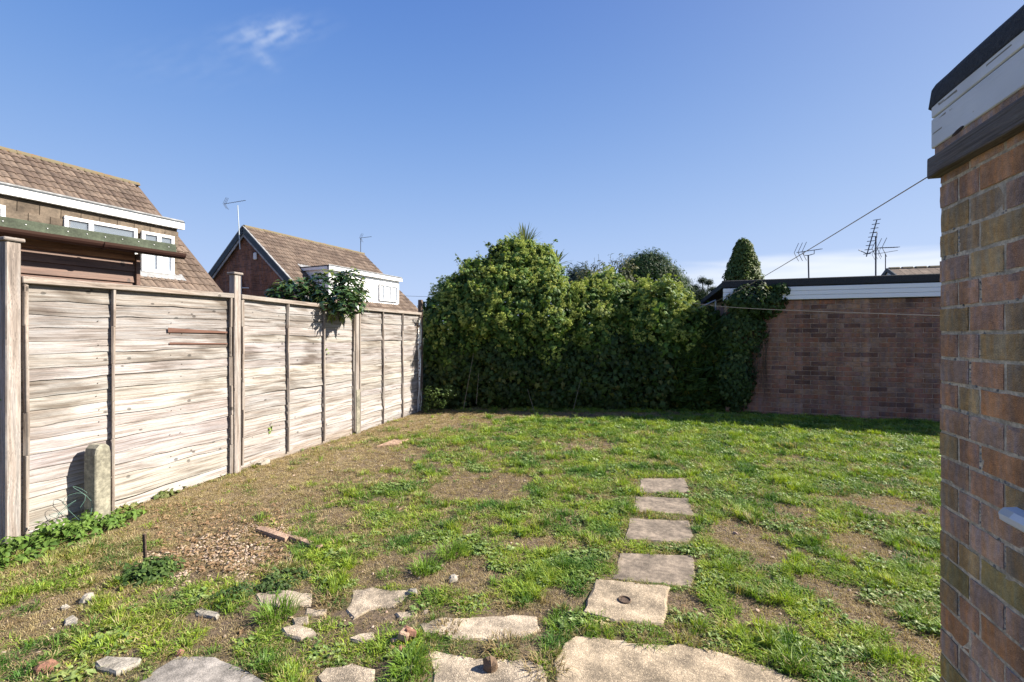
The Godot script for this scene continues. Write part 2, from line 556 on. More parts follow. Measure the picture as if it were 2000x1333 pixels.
func across(x: float, z: float) -> float:      # metres from the fence's line, to the right
	return (Vector3(x, 0, z) - Vector3(-2.237, 0, -6.486)).dot(NX)

# how strongly grass grows: 0 bare soil .. 1 lush
func green(x: float, z: float) -> float:
	var ac := across(x, z)
	var g := 0.64 + 0.42 * n2(x * 2.1, z * 2.1) + 0.50 * n2(x * 6.0 + 9.0, z * 6.0) + 0.28 * n2(x * 15.0, z * 15.0)
	g += 0.20 * smoothstep(1.5, 5.0, ac) + 0.18 * smoothstep(-5.5, -7.4, z) * smoothstep(1.2, 2.2, ac)
	g -= 0.42 * (1.0 - smoothstep(0.2, 1.1, ac + 0.3 * n2(x * 1.7, z * 1.7 + 3.0))) * smoothstep(-2.3, -3.6, z)
	for b in bare:
		var u: float = (x - b[0]) / b[2]
		var v: float = (z - b[1]) / b[3]
		var q := u * u + v * v
		if q < 2.6: g -= 0.9 * b[4] * (1.0 - smoothstep(0.2, 1.7, q + 0.9 * n2(x * 5.0, z * 5.0 + 5.0) + 0.6 * n2(x * 13.0, z * 13.0)))
	return g

func spot(px: float, py: float, rx: float, rz: float, s: float) -> void:
	var p := G(px, py)
	bare.append([p.x, p.y, rx, rz, s])

func build_ground() -> void:
	for b in [[430, 1075, 0.42, 0.42, 1.0], [520, 985, 0.55, 0.35, 0.6], [740, 895, 0.5, 0.5, 0.8], [640, 930, 0.6, 0.45, 0.5], [940, 955, 0.45, 0.4, 0.8], [850, 1095, 0.18, 0.18, 0.9], [880, 1135, 0.30, 0.13, 1.1],
			[750, 1125, 0.22, 0.13, 1.0], [1040, 1062, 0.18, 0.10, 1.1], [1105, 1175, 0.08, 0.12, 1.0], [1020, 1205, 0.2, 0.06, 0.8], [1475, 1060, 0.24, 0.30, 1.2], [1540, 1000, 0.22, 0.16, 0.9], [1725, 990, 0.34, 0.25, 0.9],
			[1690, 1070, 0.22, 0.2, 0.9], [1680, 1200, 0.14, 0.13, 1.1], [1790, 1265, 0.14, 0.11, 1.1], [1475, 1200, 0.14, 0.10, 1.0], [1610, 1150, 0.16, 0.13, 0.8], [1340, 1180, 0.10, 0.12, 1.0], [1680, 1320, 0.16, 0.08, 0.8],
			[560, 1190, 0.25, 0.09, 0.8], [450, 1225, 0.14, 0.10, 0.9], [700, 1215, 0.25, 0.12, 0.4], [1160, 870, 0.4, 0.4, 0.5], [1260, 850, 0.3, 0.3, 0.3], [150, 1180, 0.2, 0.15, 0.4], [60, 1230, 0.2, 0.15, 0.4], [370, 1040, 0.3, 0.22, 0.5], [880, 830, 0.8, 0.5, 0.5], [1130, 812, 2.6, 0.34, 0.9], [1560, 905, 0.4, 0.3, 0.35], [640, 1010, 0.2, 0.15, 0.6], [1000, 940, 0.2, 0.2, 0.5]]:
		spot(b[0], b[1], b[2], b[3], b[4])
	# the garden's soil, close by
	var rows := []
	var cols := []
	var x := 0.0
	var z := -0.2
	var st := 0.05
	while z > -10.4:
		var r := PackedVector3Array()
		var c := PackedColorArray()
		x = -5.2
		while x < 8.6:
			var g := green(x, z)
			r.append(Vector3(x, gh(x, z) + 0.010 * clampf(g, 0, 1) - (0.02 if is_hard(x - 0.05, z) and is_hard(x + 0.05, z) and is_hard(x, z - 0.05) and is_hard(x, z + 0.05) else (0.006 if is_hard(x, z) else 0.0)), z))
			var dry := clampf(0.5 + 0.8 * n2(x * 3.0 + 50.0, z * 3.0), 0, 1)
			var soil := Color(0.20, 0.138, 0.092).lerp(Color(0.34, 0.25, 0.165), dry)
			soil = soil.lerp(Color(0.46, 0.345, 0.22), 1.0 - smoothstep(0.2, 1.6, across(x, z)))
			c.append(soil.lerp(Color(0.175, 0.175, 0.065), smoothstep(0.4, 0.95, g)))
			x += st
		rows.append(r); cols.append(c)
		z -= st
	var m := MB.new()
	m.patch(rows, [], cols, Vector3.UP)
	struct("garden_soil", m.mesh(), M.soil)
	# the land round about, as far as the eye could reach
	var f := MB.new()
	f.col = Color(0.085, 0.105, 0.045)
	for q in [[-600, -5.2, 600, -600], [8.6, 600, 600, -600], [-5.2, 8.6, -10.38, -600], [-5.2, 8.6, 600, -0.22]]:
		f.quad(Vector3(q[0], -0.03, q[2]), Vector3(q[1], -0.03, q[2]), Vector3(q[1], -0.03, q[3]), Vector3(q[0], -0.03, q[3]), Vector3.UP)
	struct("ground", f.mesh(), M.soil)

# a slab cast from an outline of measured points, its rim broken and rounded
func slab_mesh(px: Array, top: float, thick: float, jit := 0.006, step := 0.05, bev := 0.008) -> Array:
	var raw := PackedVector2Array()
	for p in px: raw.append(G(p[0], p[1]))
	var mid := Vector2.ZERO
	for p in raw: mid += p / raw.size()
	var poly := PackedVector2Array()
	for i in raw.size():
		var a := raw[i]
		var b := raw[(i + 1) % raw.size()]
		var k := maxi(1, int(a.distance_to(b) / step))
		for w in k:
			var q := a.lerp(b, float(w) / k) - mid
			poly.append(q + Vector2(R(-jit, jit), R(-jit, jit)))
	var m := MB.new()
	var cnt := poly.size()
	var inner := PackedVector2Array()
	for i in cnt:
		var q := poly[i]
		inner.append(q - q.normalized() * bev * R(0.7, 1.6))
	var tris := Geometry2D.triangulate_polygon(inner)
	for i in range(0, tris.size(), 3):
		var w := []
		for k in 3:
			var q := inner[tris[i + k]]
			w.append(Vector3(q.x, top + 0.002 * n2((q.x + mid.x) * 9.0, (q.y + mid.y) * 9.0), q.y))
		m.tri(w[0], w[1], w[2], Vector3.UP)
	for i in cnt:
		var j := (i + 1) % cnt
		var out := Vector3(poly[i].x + poly[j].x, 0.0, poly[i].y + poly[j].y)
		var a := Vector3(inner[i].x, top + 0.002 * n2((inner[i].x + mid.x) * 9.0, (inner[i].y + mid.y) * 9.0), inner[i].y)
		var b := Vector3(inner[j].x, top + 0.002 * n2((inner[j].x + mid.x) * 9.0, (inner[j].y + mid.y) * 9.0), inner[j].y)
		var a2 := Vector3(poly[i].x, top - bev, poly[i].y)
		var b2 := Vector3(poly[j].x, top - bev, poly[j].y)
		m.quad(a, b, b2, a2, out.normalized() + Vector3.UP * 0.6)
		m.quad(a2, b2, b2 - Vector3.UP * thick, a2 - Vector3.UP * thick, out)
	var full := PackedVector2Array()
	for q in poly: full.append(q + mid)
	return [m.mesh(), Vector3(mid.x, 0, mid.y), full]

func slab(called: String, label: String, category: String, px: Array, top: float, material: Material, group := "", grow := -0.006, jit := 0.006, thick := 0.06) -> MeshInstance3D:
	var s := slab_mesh(px, top, thick, jit)
	mark(s[2], grow)
	var o := put(called, s[0], material)
	o.position = s[1]
	tag(o, label, category, group)
	return o

func build_paving() -> void:
	var gp := "stepping slabs of the garden path"
	slab("paving_slab", "small grey paving slab at the far end of the sunken path", "paving slab", [[1250, 937], [1338, 936], [1350, 964], [1246, 966]], 0.011, M.slab, gp)
	slab("paving_slab", "grey paving slab second from the far end of the path", "paving slab", [[1241, 972], [1346, 976], [1357, 1010], [1237, 1003]], 0.011, M.slab, gp)
	slab("paving_slab", "grey paving slab in the middle of the path with pale flecks", "paving slab", [[1228, 1015], [1345, 1020], [1354, 1050], [1340, 1064], [1219, 1056]], 0.011, M.slab, gp)
	slab("paving_slab", "largest grey paving slab of the path, touching the pale manhole slab", "paving slab", [[1210, 1083], [1352, 1089], [1360, 1128], [1352, 1152], [1197, 1136]], 0.012, M.slab, gp)
	var mh := slab("manhole_slab", "pale gritty concrete manhole slab with a round rusty eye", "manhole cover", [[1162, 1136], [1308, 1152], [1297, 1228], [1200, 1222], [1139, 1203]], 0.020, M.apron)
	var ring := MB.new()
	var rr := []
	var ra := []
	for i in 17:
		rr.append(Vector3(0.030 * cos(TAU * i / 16), 0, 0.030 * sin(TAU * i / 16))); ra.append(0.004)
	ring.tube(rr, ra, 6)
	ring.tube([Vector3(0, -0.006, 0), Vector3(0, -0.002, 0)], [0.026, 0.025], 14)
	var e := G(1220, 1181)
	put("lifting_eye", ring.mesh(), M.rust, mh, Transform3D(Basis(), Vector3(e.x - mh.position.x, 0.024, e.y - mh.position.z)))
	# the apron at the house, going on towards the camera
	slab("concrete_apron", "sandy gritty concrete apron at the bottom of the garden path", "concrete path", [[1082, 1345], [1078, 1300], [1100, 1262], [1125, 1248], [1215, 1256], [1225, 1264], [1330, 1263], [1420, 1284], [1500, 1312], [1580, 1345], [1780, 1480], [1100, 1480]], 0.014, M.apron, "", -0.006, 0.008)
	slab("concrete_patio", "smooth grey concrete corner of a patio below the pale flat stone", "concrete patio", [[262, 1345], [300, 1312], [345, 1288], [420, 1287], [470, 1306], [530, 1345], [620, 1480], [150, 1480]], 0.012, M.grey_concrete, "", -0.006, 0.006)
	var gb := "broken pieces of old concrete in the grass"
	slab("concrete_fragment", "broken pale concrete piece behind the bright grass tuft, left of the others", "concrete fragment", [[497, 1162], [560, 1156], [612, 1164], [608, 1186], [560, 1190], [505, 1186]], 0.010, M.broken, gb)
	slab("concrete_fragment", "broken pale concrete piece with dead turf along its back edge", "concrete fragment", [[688, 1156], [730, 1150], [810, 1158], [792, 1172], [770, 1190], [715, 1196], [692, 1214], [678, 1196]], 0.010, M.broken, gb, -0.006, 0.012)
	slab("concrete_fragment", "small low concrete piece with a dusty pink edge, in front of dead turf", "concrete fragment", [[598, 1190], [640, 1194], [632, 1206], [596, 1202]], 0.008, M.broken, gb)
	slab("concrete_fragment", "rounded pale concrete lump behind the wider oval lump", "concrete fragment", [[572, 1214], [604, 1208], [604, 1224], [570, 1228]], 0.016, M.broken, gb)
	slab("concrete_fragment", "oval pale concrete lump half sunk in grass above the grey patio", "concrete fragment", [[548, 1236], [580, 1228], [612, 1236], [618, 1248], [590, 1256], [555, 1250]], 0.022, M.broken, gb)
	slab("concrete_fragment", "flat pale concrete lump with a pink streak, left of the brick rubble", "concrete fragment", [[680, 1254], [700, 1244], [732, 1240], [736, 1256], [700, 1262]], 0.018, M.broken, gb)
	slab("concrete_fragment", "long pale concrete slab topped by a brown tuft, cracked across", "concrete fragment", [[818, 1222], [846, 1212], [1010, 1206], [1048, 1210], [1056, 1236], [1020, 1250], [940, 1258], [872, 1252], [826, 1240]], 0.011, M.broken, gb, -0.006, 0.01)
	slab("concrete_fragment", "pale concrete slab carrying a dried clod and its shadow", "concrete fragment", [[836, 1274], [870, 1280], [930, 1292], [1030, 1290], [1062, 1306], [1070, 1345], [1080, 1420], [850, 1420], [842, 1320]], 0.011, M.broken, gb, -0.006, 0.01)
	slab("concrete_fragment", "rounded grey concrete piece at the grass edge beside the grey patio", "concrete fragment", [[622, 1326], [640, 1308], [690, 1300], [730, 1312], [736, 1345], [720, 1400], [630, 1380]], 0.014, M.broken, gb, -0.006, 0.01)
	slab("flat_stone", "flat cream stone slab lying left of the grey patio", "stone", [[182, 1304], [205, 1294], [274, 1298], [270, 1308], [230, 1326], [190, 1318]], 0.028, M.stone, "", -0.006, 0.004)
	slab("concrete_fragment", "jagged whitish concrete piece in the grass above the grey patio", "concrete fragment", [[376, 1200], [392, 1192], [432, 1204], [424, 1214], [384, 1208]], 0.018, M.stone, gb)
	slab("concrete_fragment", "chalky concrete piece among dry grass far from the patio, on the left", "concrete fragment", [[126, 1216], [140, 1208], [152, 1212], [150, 1224], [128, 1226]], 0.018, M.stone, gb)
	slab("concrete_fragment", "dusty flush piece of concrete between the dead tuft and the dark grass", "concrete fragment", [[770, 1200], [812, 1196], [816, 1208], [780, 1212]], 0.012, M.broken, gb)
	# lumps of brick and stone
	rubble(G(783, 1262))
	lump("brick_chip", "orange brick chip in the grass left of the flat cream stone", "brick chip", G(88, 1312), Vector3(0.04, 0.03, 0.035), M.red_rubble)
	lump("brick_chip", "small orange brick chip at the top edge of the grey patio", "brick chip", G(350, 1283), Vector3(0.02, 0.02, 0.02), M.red_rubble)
	lump("white_stone", "small round white stone in the dry grass", "stone", G(126, 1189), Vector3(0.018, 0.016, 0.018), M.stone)
	lump("stone", "pale stone at the foot of the second fence panel, beside the dark post", "stone", G(515, 908), Vector3(0.09, 0.04, 0.06), M.stone)
	lump("stone", "pale pebble in the worn soil left of the largest slab", "stone", G(885, 1138), Vector3(0.03, 0.025, 0.024), M.stone)
	lump("stone", "angular cream stone beside the dead turf of a concrete piece", "stone", G(806, 1163), Vector3(0.035, 0.025, 0.025), M.stone)
	lump("stone", "greyish stone half hidden in rough grass by the jagged whitish piece", "stone", G(170, 1175), Vector3(0.04, 0.03, 0.03), M.stone)
	lump("soil_clod", "dry brown clod of turf casting a shadow on a concrete slab", "clod", G(957, 1312), Vector3(0.03, 0.045, 0.032), M.clod, true)
	# edging bricks and boards
	edging("edging_brick", "pinkish clay edging strip lying left end first on the gravel", [[498, 1041], [510, 1036], [568, 1056], [556, 1061]], M.peach_brick)
	edging("edging_brick", "peach clay edging strip with a red end, touching the grass", [[560, 1056], [576, 1055], [630, 1073], [622, 1080]], M.peach_brick)
	edging("wooden_plank", "short weathered piece of plank on the dry soil by the fence", [[736, 876], [770, 863], [798, 862], [776, 872]], M.peach_brick)

func edging(called: String, label: String, px: Array, material: Material) -> void:
	var s := slab_mesh(px, 0.044, 0.05, 0.001, 0.3, 0.004)
	var o := put(called, s[0], material)
	o.position = s[1] + Vector3(0, gh(s[1].x, s[1].z) - 0.01, 0)
	tag(o, label, "edging brick" if called == "edging_brick" else "plank")

func rubble(at: Vector2) -> void:
	var t := thing("brick_rubble", "crumbled pink brick rubble between concrete pieces", "rubble", Vector3(at.x, 0, at.y))
	for i in 11:
		var s := Vector3(R(0.03, 0.06), R(0.018, 0.035), R(0.025, 0.05)) * (1.35 if i < 3 else 0.75)
		put("brick_piece", brick_mesh(s, 0.006), [M.red_rubble, M.peach_brick, M.red_rubble][i % 3], t, Transform3D(Basis.from_euler(Vector3(R(-0.5, 0.5), R(0, TAU), R(-0.5, 0.5))), Vector3(R(-0.035, 0.035), R(0.008, 0.022) + (0.018 if i < 3 else 0.0), R(-0.055, 0.07))))

func lump(called: String, label: String, category: String, at: Vector2, size: Vector3, material: Material, rough := false) -> void:
	var rows := []
	var sd := R(0, 90)
	for j in 7:
		var r := PackedVector3Array()
		var th := PI * j / 6
		for i in 10:
			var ph := TAU * i / 9
			var p := Vector3(sin(th) * cos(ph), cos(th), sin(th) * sin(ph))
			var k := 1.0 + (0.30 if rough else 0.34) * n2(p.x * 2.2 + sd + p.y, p.z * 2.2 + p.y * 1.3) + (0.16 if rough else 0.0) * n2(p.x * 7.0 + sd, p.z * 7.0 + p.y * 5.0)
			r.append(p * size * k)
		rows.append(r)
	var m := MB.new()
	for j in 6:
		for i in 9:
			m.quad(rows[j][i], rows[j][i + 1], rows[j + 1][i + 1], rows[j + 1][i], (rows[j][i] + rows[j + 1][i + 1]) * 0.5)
	var o := put(called, m.mesh(), material)
	o.position = Vector3(at.x, gh(at.x, at.y) + size.y * 0.35, at.y)
	o.rotation.y = R(0, TAU)
	tag(o, label, category)

# ---------------------------------------------------------------- grass and weeds
func tuft(blades: int, spread: float, height: float, width: float, lean: float) -> ArrayMesh:
	var m := MB.new()
	for i in blades:
		var a := R(0, TAU)
		var r := spread * sqrt(rng.randf())
		var o := Vector3(cos(a) * r, -0.004, sin(a) * r)
		var d := Vector3(cos(a + R(-1, 1)), 0, sin(a + R(-1, 1))).normalized()
		var h := height * R(0.55, 1.25)
		var l := lean * R(0.3, 1.5)
		var side := Vector3(-d.z, 0, d.x).rotated(Vector3.UP, R(-0.7, 0.7)) * width * R(0.7, 1.2) * 0.5
		var tone := R(0.75, 1.25)
		m.col = Color(tone * R(0.9, 1.15), tone, tone * R(0.85, 1.1))
		var p1 := o + d * h * l * 0.22 + Vector3.UP * h * 0.5
		var p2 := o + d * h * l * 0.75 + Vector3.UP * h * (1.0 - 0.28 * l)
		var out := d + Vector3.UP * 0.3
		m.quad(o - side, o + side, p1 + side * 0.9, p1 - side * 0.9, out)
		m.tri(p1 - side * 0.9, p1 + side * 0.9, p2, out)
	return m.mesh()

func rosette(leaves: int, spread: float, size: float) -> ArrayMesh:
	var m := MB.new()
	for i in leaves:
		var a := R(0, TAU)
		var r := spread * sqrt(rng.randf())
		var s := size * R(0.6, 1.2)
		var tone := R(0.75, 1.3)
		m.col = Color(tone, tone, tone * R(0.8, 1.1))
		var b := Basis(Vector3.UP, a).rotated(Vector3(R(-1, 1), 0, R(-1, 1)).normalized(), R(0.0, 0.6))
		m.leaf(Transform3D(b, Vector3(cos(a) * r, R(0.006, 0.028), sin(a) * r)), s, s * 0.62, 0.3, 0.2)
	return m.mesh()

func build_grass() -> void:
	var kinds := [tuft(12, 0.022, 0.030, 0.0042, 1.1), tuft(13, 0.026, 0.024, 0.0042, 1.8), tuft(10, 0.02, 0.054, 0.0042, 0.9), tuft(10, 0.032, 0.032, 0.0036, 2.2), rosette(9, 0.035, 0.024)]
	var bufs := [PackedFloat32Array(), PackedFloat32Array(), PackedFloat32Array(), PackedFloat32Array(), PackedFloat32Array()]
	var z := -1.45
	while z > -9.0:
		var d := -z
		var step := 0.0175 if d < 3.2 else (0.0225 if d < 5.0 else 0.03)
		var big := 1.0 if d < 3.2 else (1.18 if d < 5.0 else 1.45)
		var x := maxf(-1.18 * d, -3.6)
		var xe := minf(0.99 * d, 7.4)
		while x < xe:
			var px := x + R(-0.5, 0.5) * step
			var pz := z + R(-0.5, 0.5) * step
			x += step
			var ac := across(px, pz)
			if ac < -0.02 or is_hard(px, pz): continue
			var g := green(px, pz)
			var dryness := clampf(0.30 + 0.75 * n2(px * 1.6 + 20.0, pz * 1.6) + 0.4 * n2(px * 8.0, pz * 8.0 + 60.0) + 0.6 * (1.0 - smoothstep(0.3, 2.1, ac)) - 0.5 * (g - 0.5) - 0.25 * smoothstep(-5.5, -7.0, pz), 0.0, 1.0)
			var k := 0
			if rng.randf() < clampf(g * 1.75 - 0.60, 0.0, 1.0):
				var m := n2(px * 3.1 + 80.0, pz * 3.1)
				if m > 0.20 and ac > 1.6 and rng.randf() < 0.7: k = 4 if rng.randf() < 0.45 else 1
				elif n2(px * 2.6, pz * 2.6 + 140.0) > 0.26 and g > 0.55: k = 2
				elif rng.randf() < 0.35: k = 1
			elif rng.randf() < 0.36 + 0.6 * dryness * smoothstep(-0.7, 0.25, g):
				k = 3
			else:
				continue
			var lush := Color(0.215, 0.355, 0.035).lerp(Color(0.38, 0.46, 0.050), rng.randf())
			lush = lush.lerp(Color(0.085, 0.195, 0.030), clampf(0.40 + 1.1 * n2(px * 2.0 + 33.0, pz * 2.0 + 12.0) + 0.6 * n2(px * 9.0, pz * 9.0 + 77.0), 0, 1))
			var straw := Color(0.52, 0.42, 0.235).lerp(Color(0.30, 0.21, 0.11), rng.randf())
			var c := lush
			if k == 3: c = straw.lerp(lush, 0.15 * rng.randf())
			elif rng.randf() < dryness * 0.75: c = lush.lerp(straw, R(0.35, 0.95))
			if k == 4: c = Color(0.14, 0.24, 0.05).lerp(Color(0.29, 0.36, 0.12), rng.randf())
			var edge := 0.0
			if d < 4.6:
				for w in [[0.05, 0], [-0.05, 0], [0, 0.05], [0, -0.05], [0, -0.10]]:
					if is_hard(px + w[0], pz + w[1]): edge = 1.0
			if edge > 0.0 and k != 3 and rng.randf() < 0.4: c = c.lerp(straw, 0.8)
			var s := (1.0 - 0.42 * edge) * big * R(0.65, 1.2) * lerpf(0.72, 1.25, smoothstep(0.2, 1.1, g))
			if k == 2: s *= lerpf(0.75, 1.15, rng.randf())
			var b := turned(Vector3(R(-0.25, 0.25), 1, R(-0.25, 0.25)), R(0, TAU), s)
			add_copy(bufs[k], b, Vector3(px, gh(px, pz) + 0.008 * clampf(g, 0, 1), pz), c)
		z -= step
	var lab := ["short green lawn grass covering most of the garden", "flattened lawn grass growing among the upright blades", "taller bright tufts of grass standing out of the lawn", "dry straw coloured grass lying on the worn soil", "low clover and weed leaves in the right half of the lawn"]
	for i in 5:
		tag(many("grass", kinds[i], bufs[i], M.grass), lab[i], "grass", "", "stuff")
	# loose debris: pebbles on the gravel patch, crumbs and dead leaves elsewhere
	var peb := MB.new()
	var dirs := [Vector3(1, 0, 0), Vector3(0, 0, 1), Vector3(-1, 0, 0), Vector3(0, 0, -1)]
	var ring := []
	for i in 6: ring.append(Vector3(cos(i * TAU / 6) * R(0.8, 1.1), R(-0.1, 0.1), sin(i * TAU / 6) * R(0.8, 1.1)))
	for i in 6:
		peb.tri(Vector3(0.1, 0.7, 0), ring[i], ring[(i + 1) % 6], ring[i] + Vector3.UP * 0.5)
		peb.tri(Vector3(0, -0.6, 0), ring[i], ring[(i + 1) % 6], ring[i] - Vector3.UP * 0.5)
	var pb := PackedFloat32Array()
	var c0 := G(455, 1080)
	for i in 2100:
		var a := R(0, TAU)
		var r := sqrt(rng.randf())
		var p := c0 + Vector2(cos(a) * 0.48 * r, sin(a) * 0.40 * r) + Vector2(R(-0.08, 0.08), R(-0.08, 0.08))
		if n2(p.x * 3.0, p.y * 3.0) + 0.5 * n2(p.x * 9.0, p.y * 9.0) < -0.12 + 0.5 * (r - 0.6) or green(p.x, p.y) > 0.5: continue
		pebble(pb, p, R(0.004, 0.011))
	for i in 5200:
		var p := Vector2(R(-3.4, 5.5), R(-8.2, -1.6))
		if is_hard(p.x, p.y) or across(p.x, p.y) < 0.0: continue
		var g := green(p.x, p.y)
		if g > 0.42: continue
		pebble(pb, p, R(0.003, 0.010) if rng.randf() < 0.96 else R(0.012, 0.02))
	tag(many("gravel", peb.mesh(), pb, M.pebble), "loose pale pebbles on the gravel patch and the bare soil", "gravel", "", "stuff")
	var lf := MB.new()
	lf.leaf(Transform3D(), 1.0, 0.5, 0.5, 0.1)
	var lb := PackedFloat32Array()
	for i in 2000:
		var p := Vector2(R(-3.4, 5.2), R(-8.4, -1.6))
		if i < 1200: p = G(R(300, 560), R(985, 1120))
		if i > 1700: p = G(R(880, 1440), R(804, 824))
		if is_hard(p.x, p.y) or across(p.x, p.y) < 0.0 or (i >= 1200 and green(p.x, p.y) > 0.6): continue
		var b := turned(Vector3(R(-0.5, 0.5), 1, R(-0.5, 0.5)), R(0, TAU), R(0.015, 0.042))
		add_copy(lb, b, Vector3(p.x, gh(p.x, p.y) + R(0.006, 0.02), p.y), Color(0.22, 0.13, 0.07).lerp(Color(0.42, 0.29, 0.17), rng.randf()))
	tag(many("fallen_leaves", lf.mesh(), lb, M.leaf), "dead brown leaves scattered on the soil", "leaves", "", "stuff")

func pebble(pb: PackedFloat32Array, p: Vector2, s: float) -> void:
	var tone := R(0.6, 1.25)
	var c := Color(0.42, 0.345, 0.26).lerp(Color(0.36, 0.25, 0.185), rng.randf()) * tone
	var b := turned(Vector3(R(-0.4, 0.4), 1, R(-0.4, 0.4)), R(0, TAU), s)
	b = b.scaled_local(Vector3(R(0.8, 1.4), R(0.5, 0.9), R(0.7, 1.1)))
	add_copy(pb, b, Vector3(p.x, gh(p.x, p.y) + s * 0.35 + 0.004, p.y), c)

# ---------------------------------------------------------------- the fence
const POSTS := [Vector3(-3.342, 0, -3.026), Vector3(-2.817, 0, -4.617), Vector3(-2.237, 0, -6.486), Vector3(-1.697, 0, -8.39)]

func board_mesh(ln: float, hgt: float, tilt: float, tone: Color, sd: float, dark: float, reg: Vector2) -> ArrayMesh:
	var nx := 30
	var front := []
	var uvs := []
	var cols := []
	var off := Vector2(0.5, R(0.08, 0.92))
	var flip := -1.0 if rng.randf() < 0.5 else 1.0
	var flop := -1.0 if rng.randf() < 0.5 else 1.0
	var bow := R(-0.004, 0.007) if rng.randf() < 0.75 else R(0.010, 0.018)
	for j in 6:
		var r := PackedVector3Array(); var u := PackedVector2Array(); var c := PackedColorArray()
		var f := j / 5.0                     # 0 at the top edge, 1 at the proud lower edge
		for i in nx + 1:
			var s := float(i) / nx
			var x := (s - 0.5) * ln
			var wav := 0.013 * n2(x * 1.6 + sd, sd) + 0.004 * n2(x * 5.0 + sd, 3.0 + sd)
			var y := (0.5 - f) * hgt + tilt * x + (wav if f == 1.0 else 0.6 * wav)
			var z := 0.003 + 0.012 * f + 0.004 * sin(PI * f) + bow * sin(PI * s) * f + 0.006 * n2(x * 1.1 + sd, 8.0 + f) * f
			r.append(Vector3(x, y, z))
			u.append(Vector2(x * 0.5 * flip + 0.5, (0.5 - f) * hgt * 1.05 * flop + off.y))
			var st := 0.60 * n2(x * 1.1 + reg.x, reg.y - f * 0.2) + 0.75 * n2(x * 2.0 + sd * 3.0, f * 2.6 + sd)
			var w := dark * smoothstep(-0.02, 0.42, st)
			c.append(tone * Color(1.0 - w, 1.0 - 1.08 * w, 1.0 - 1.15 * w))
		front.append(r); uvs.append(u); cols.append(c)
	var m := MB.new()
	m.patch(front, uvs, cols, Vector3.BACK)
	var lip := [front[5], PackedVector3Array()]
	for p in front[5]: lip[1].append(p + Vector3(0, 0.001, -0.011))
	m.patch(lip, [uvs[5], uvs[5]], [cols[5], cols[5]], Vector3.DOWN)
	var back := [PackedVector3Array(), PackedVector3Array()]
	for p in front[0]: back[0].append(p - Vector3(0, 0, 0.008))
	for p in front[5]: back[1].append(p + Vector3(0, 0.001, -0.011))
	m.patch(back, [uvs[0], uvs[5]], [cols[0], cols[5]], Vector3.FORWARD)
	m.patch([front[0], back[0]], [uvs[0], uvs[0]], [cols[0], cols[0]], Vector3.UP)
	return m.mesh()

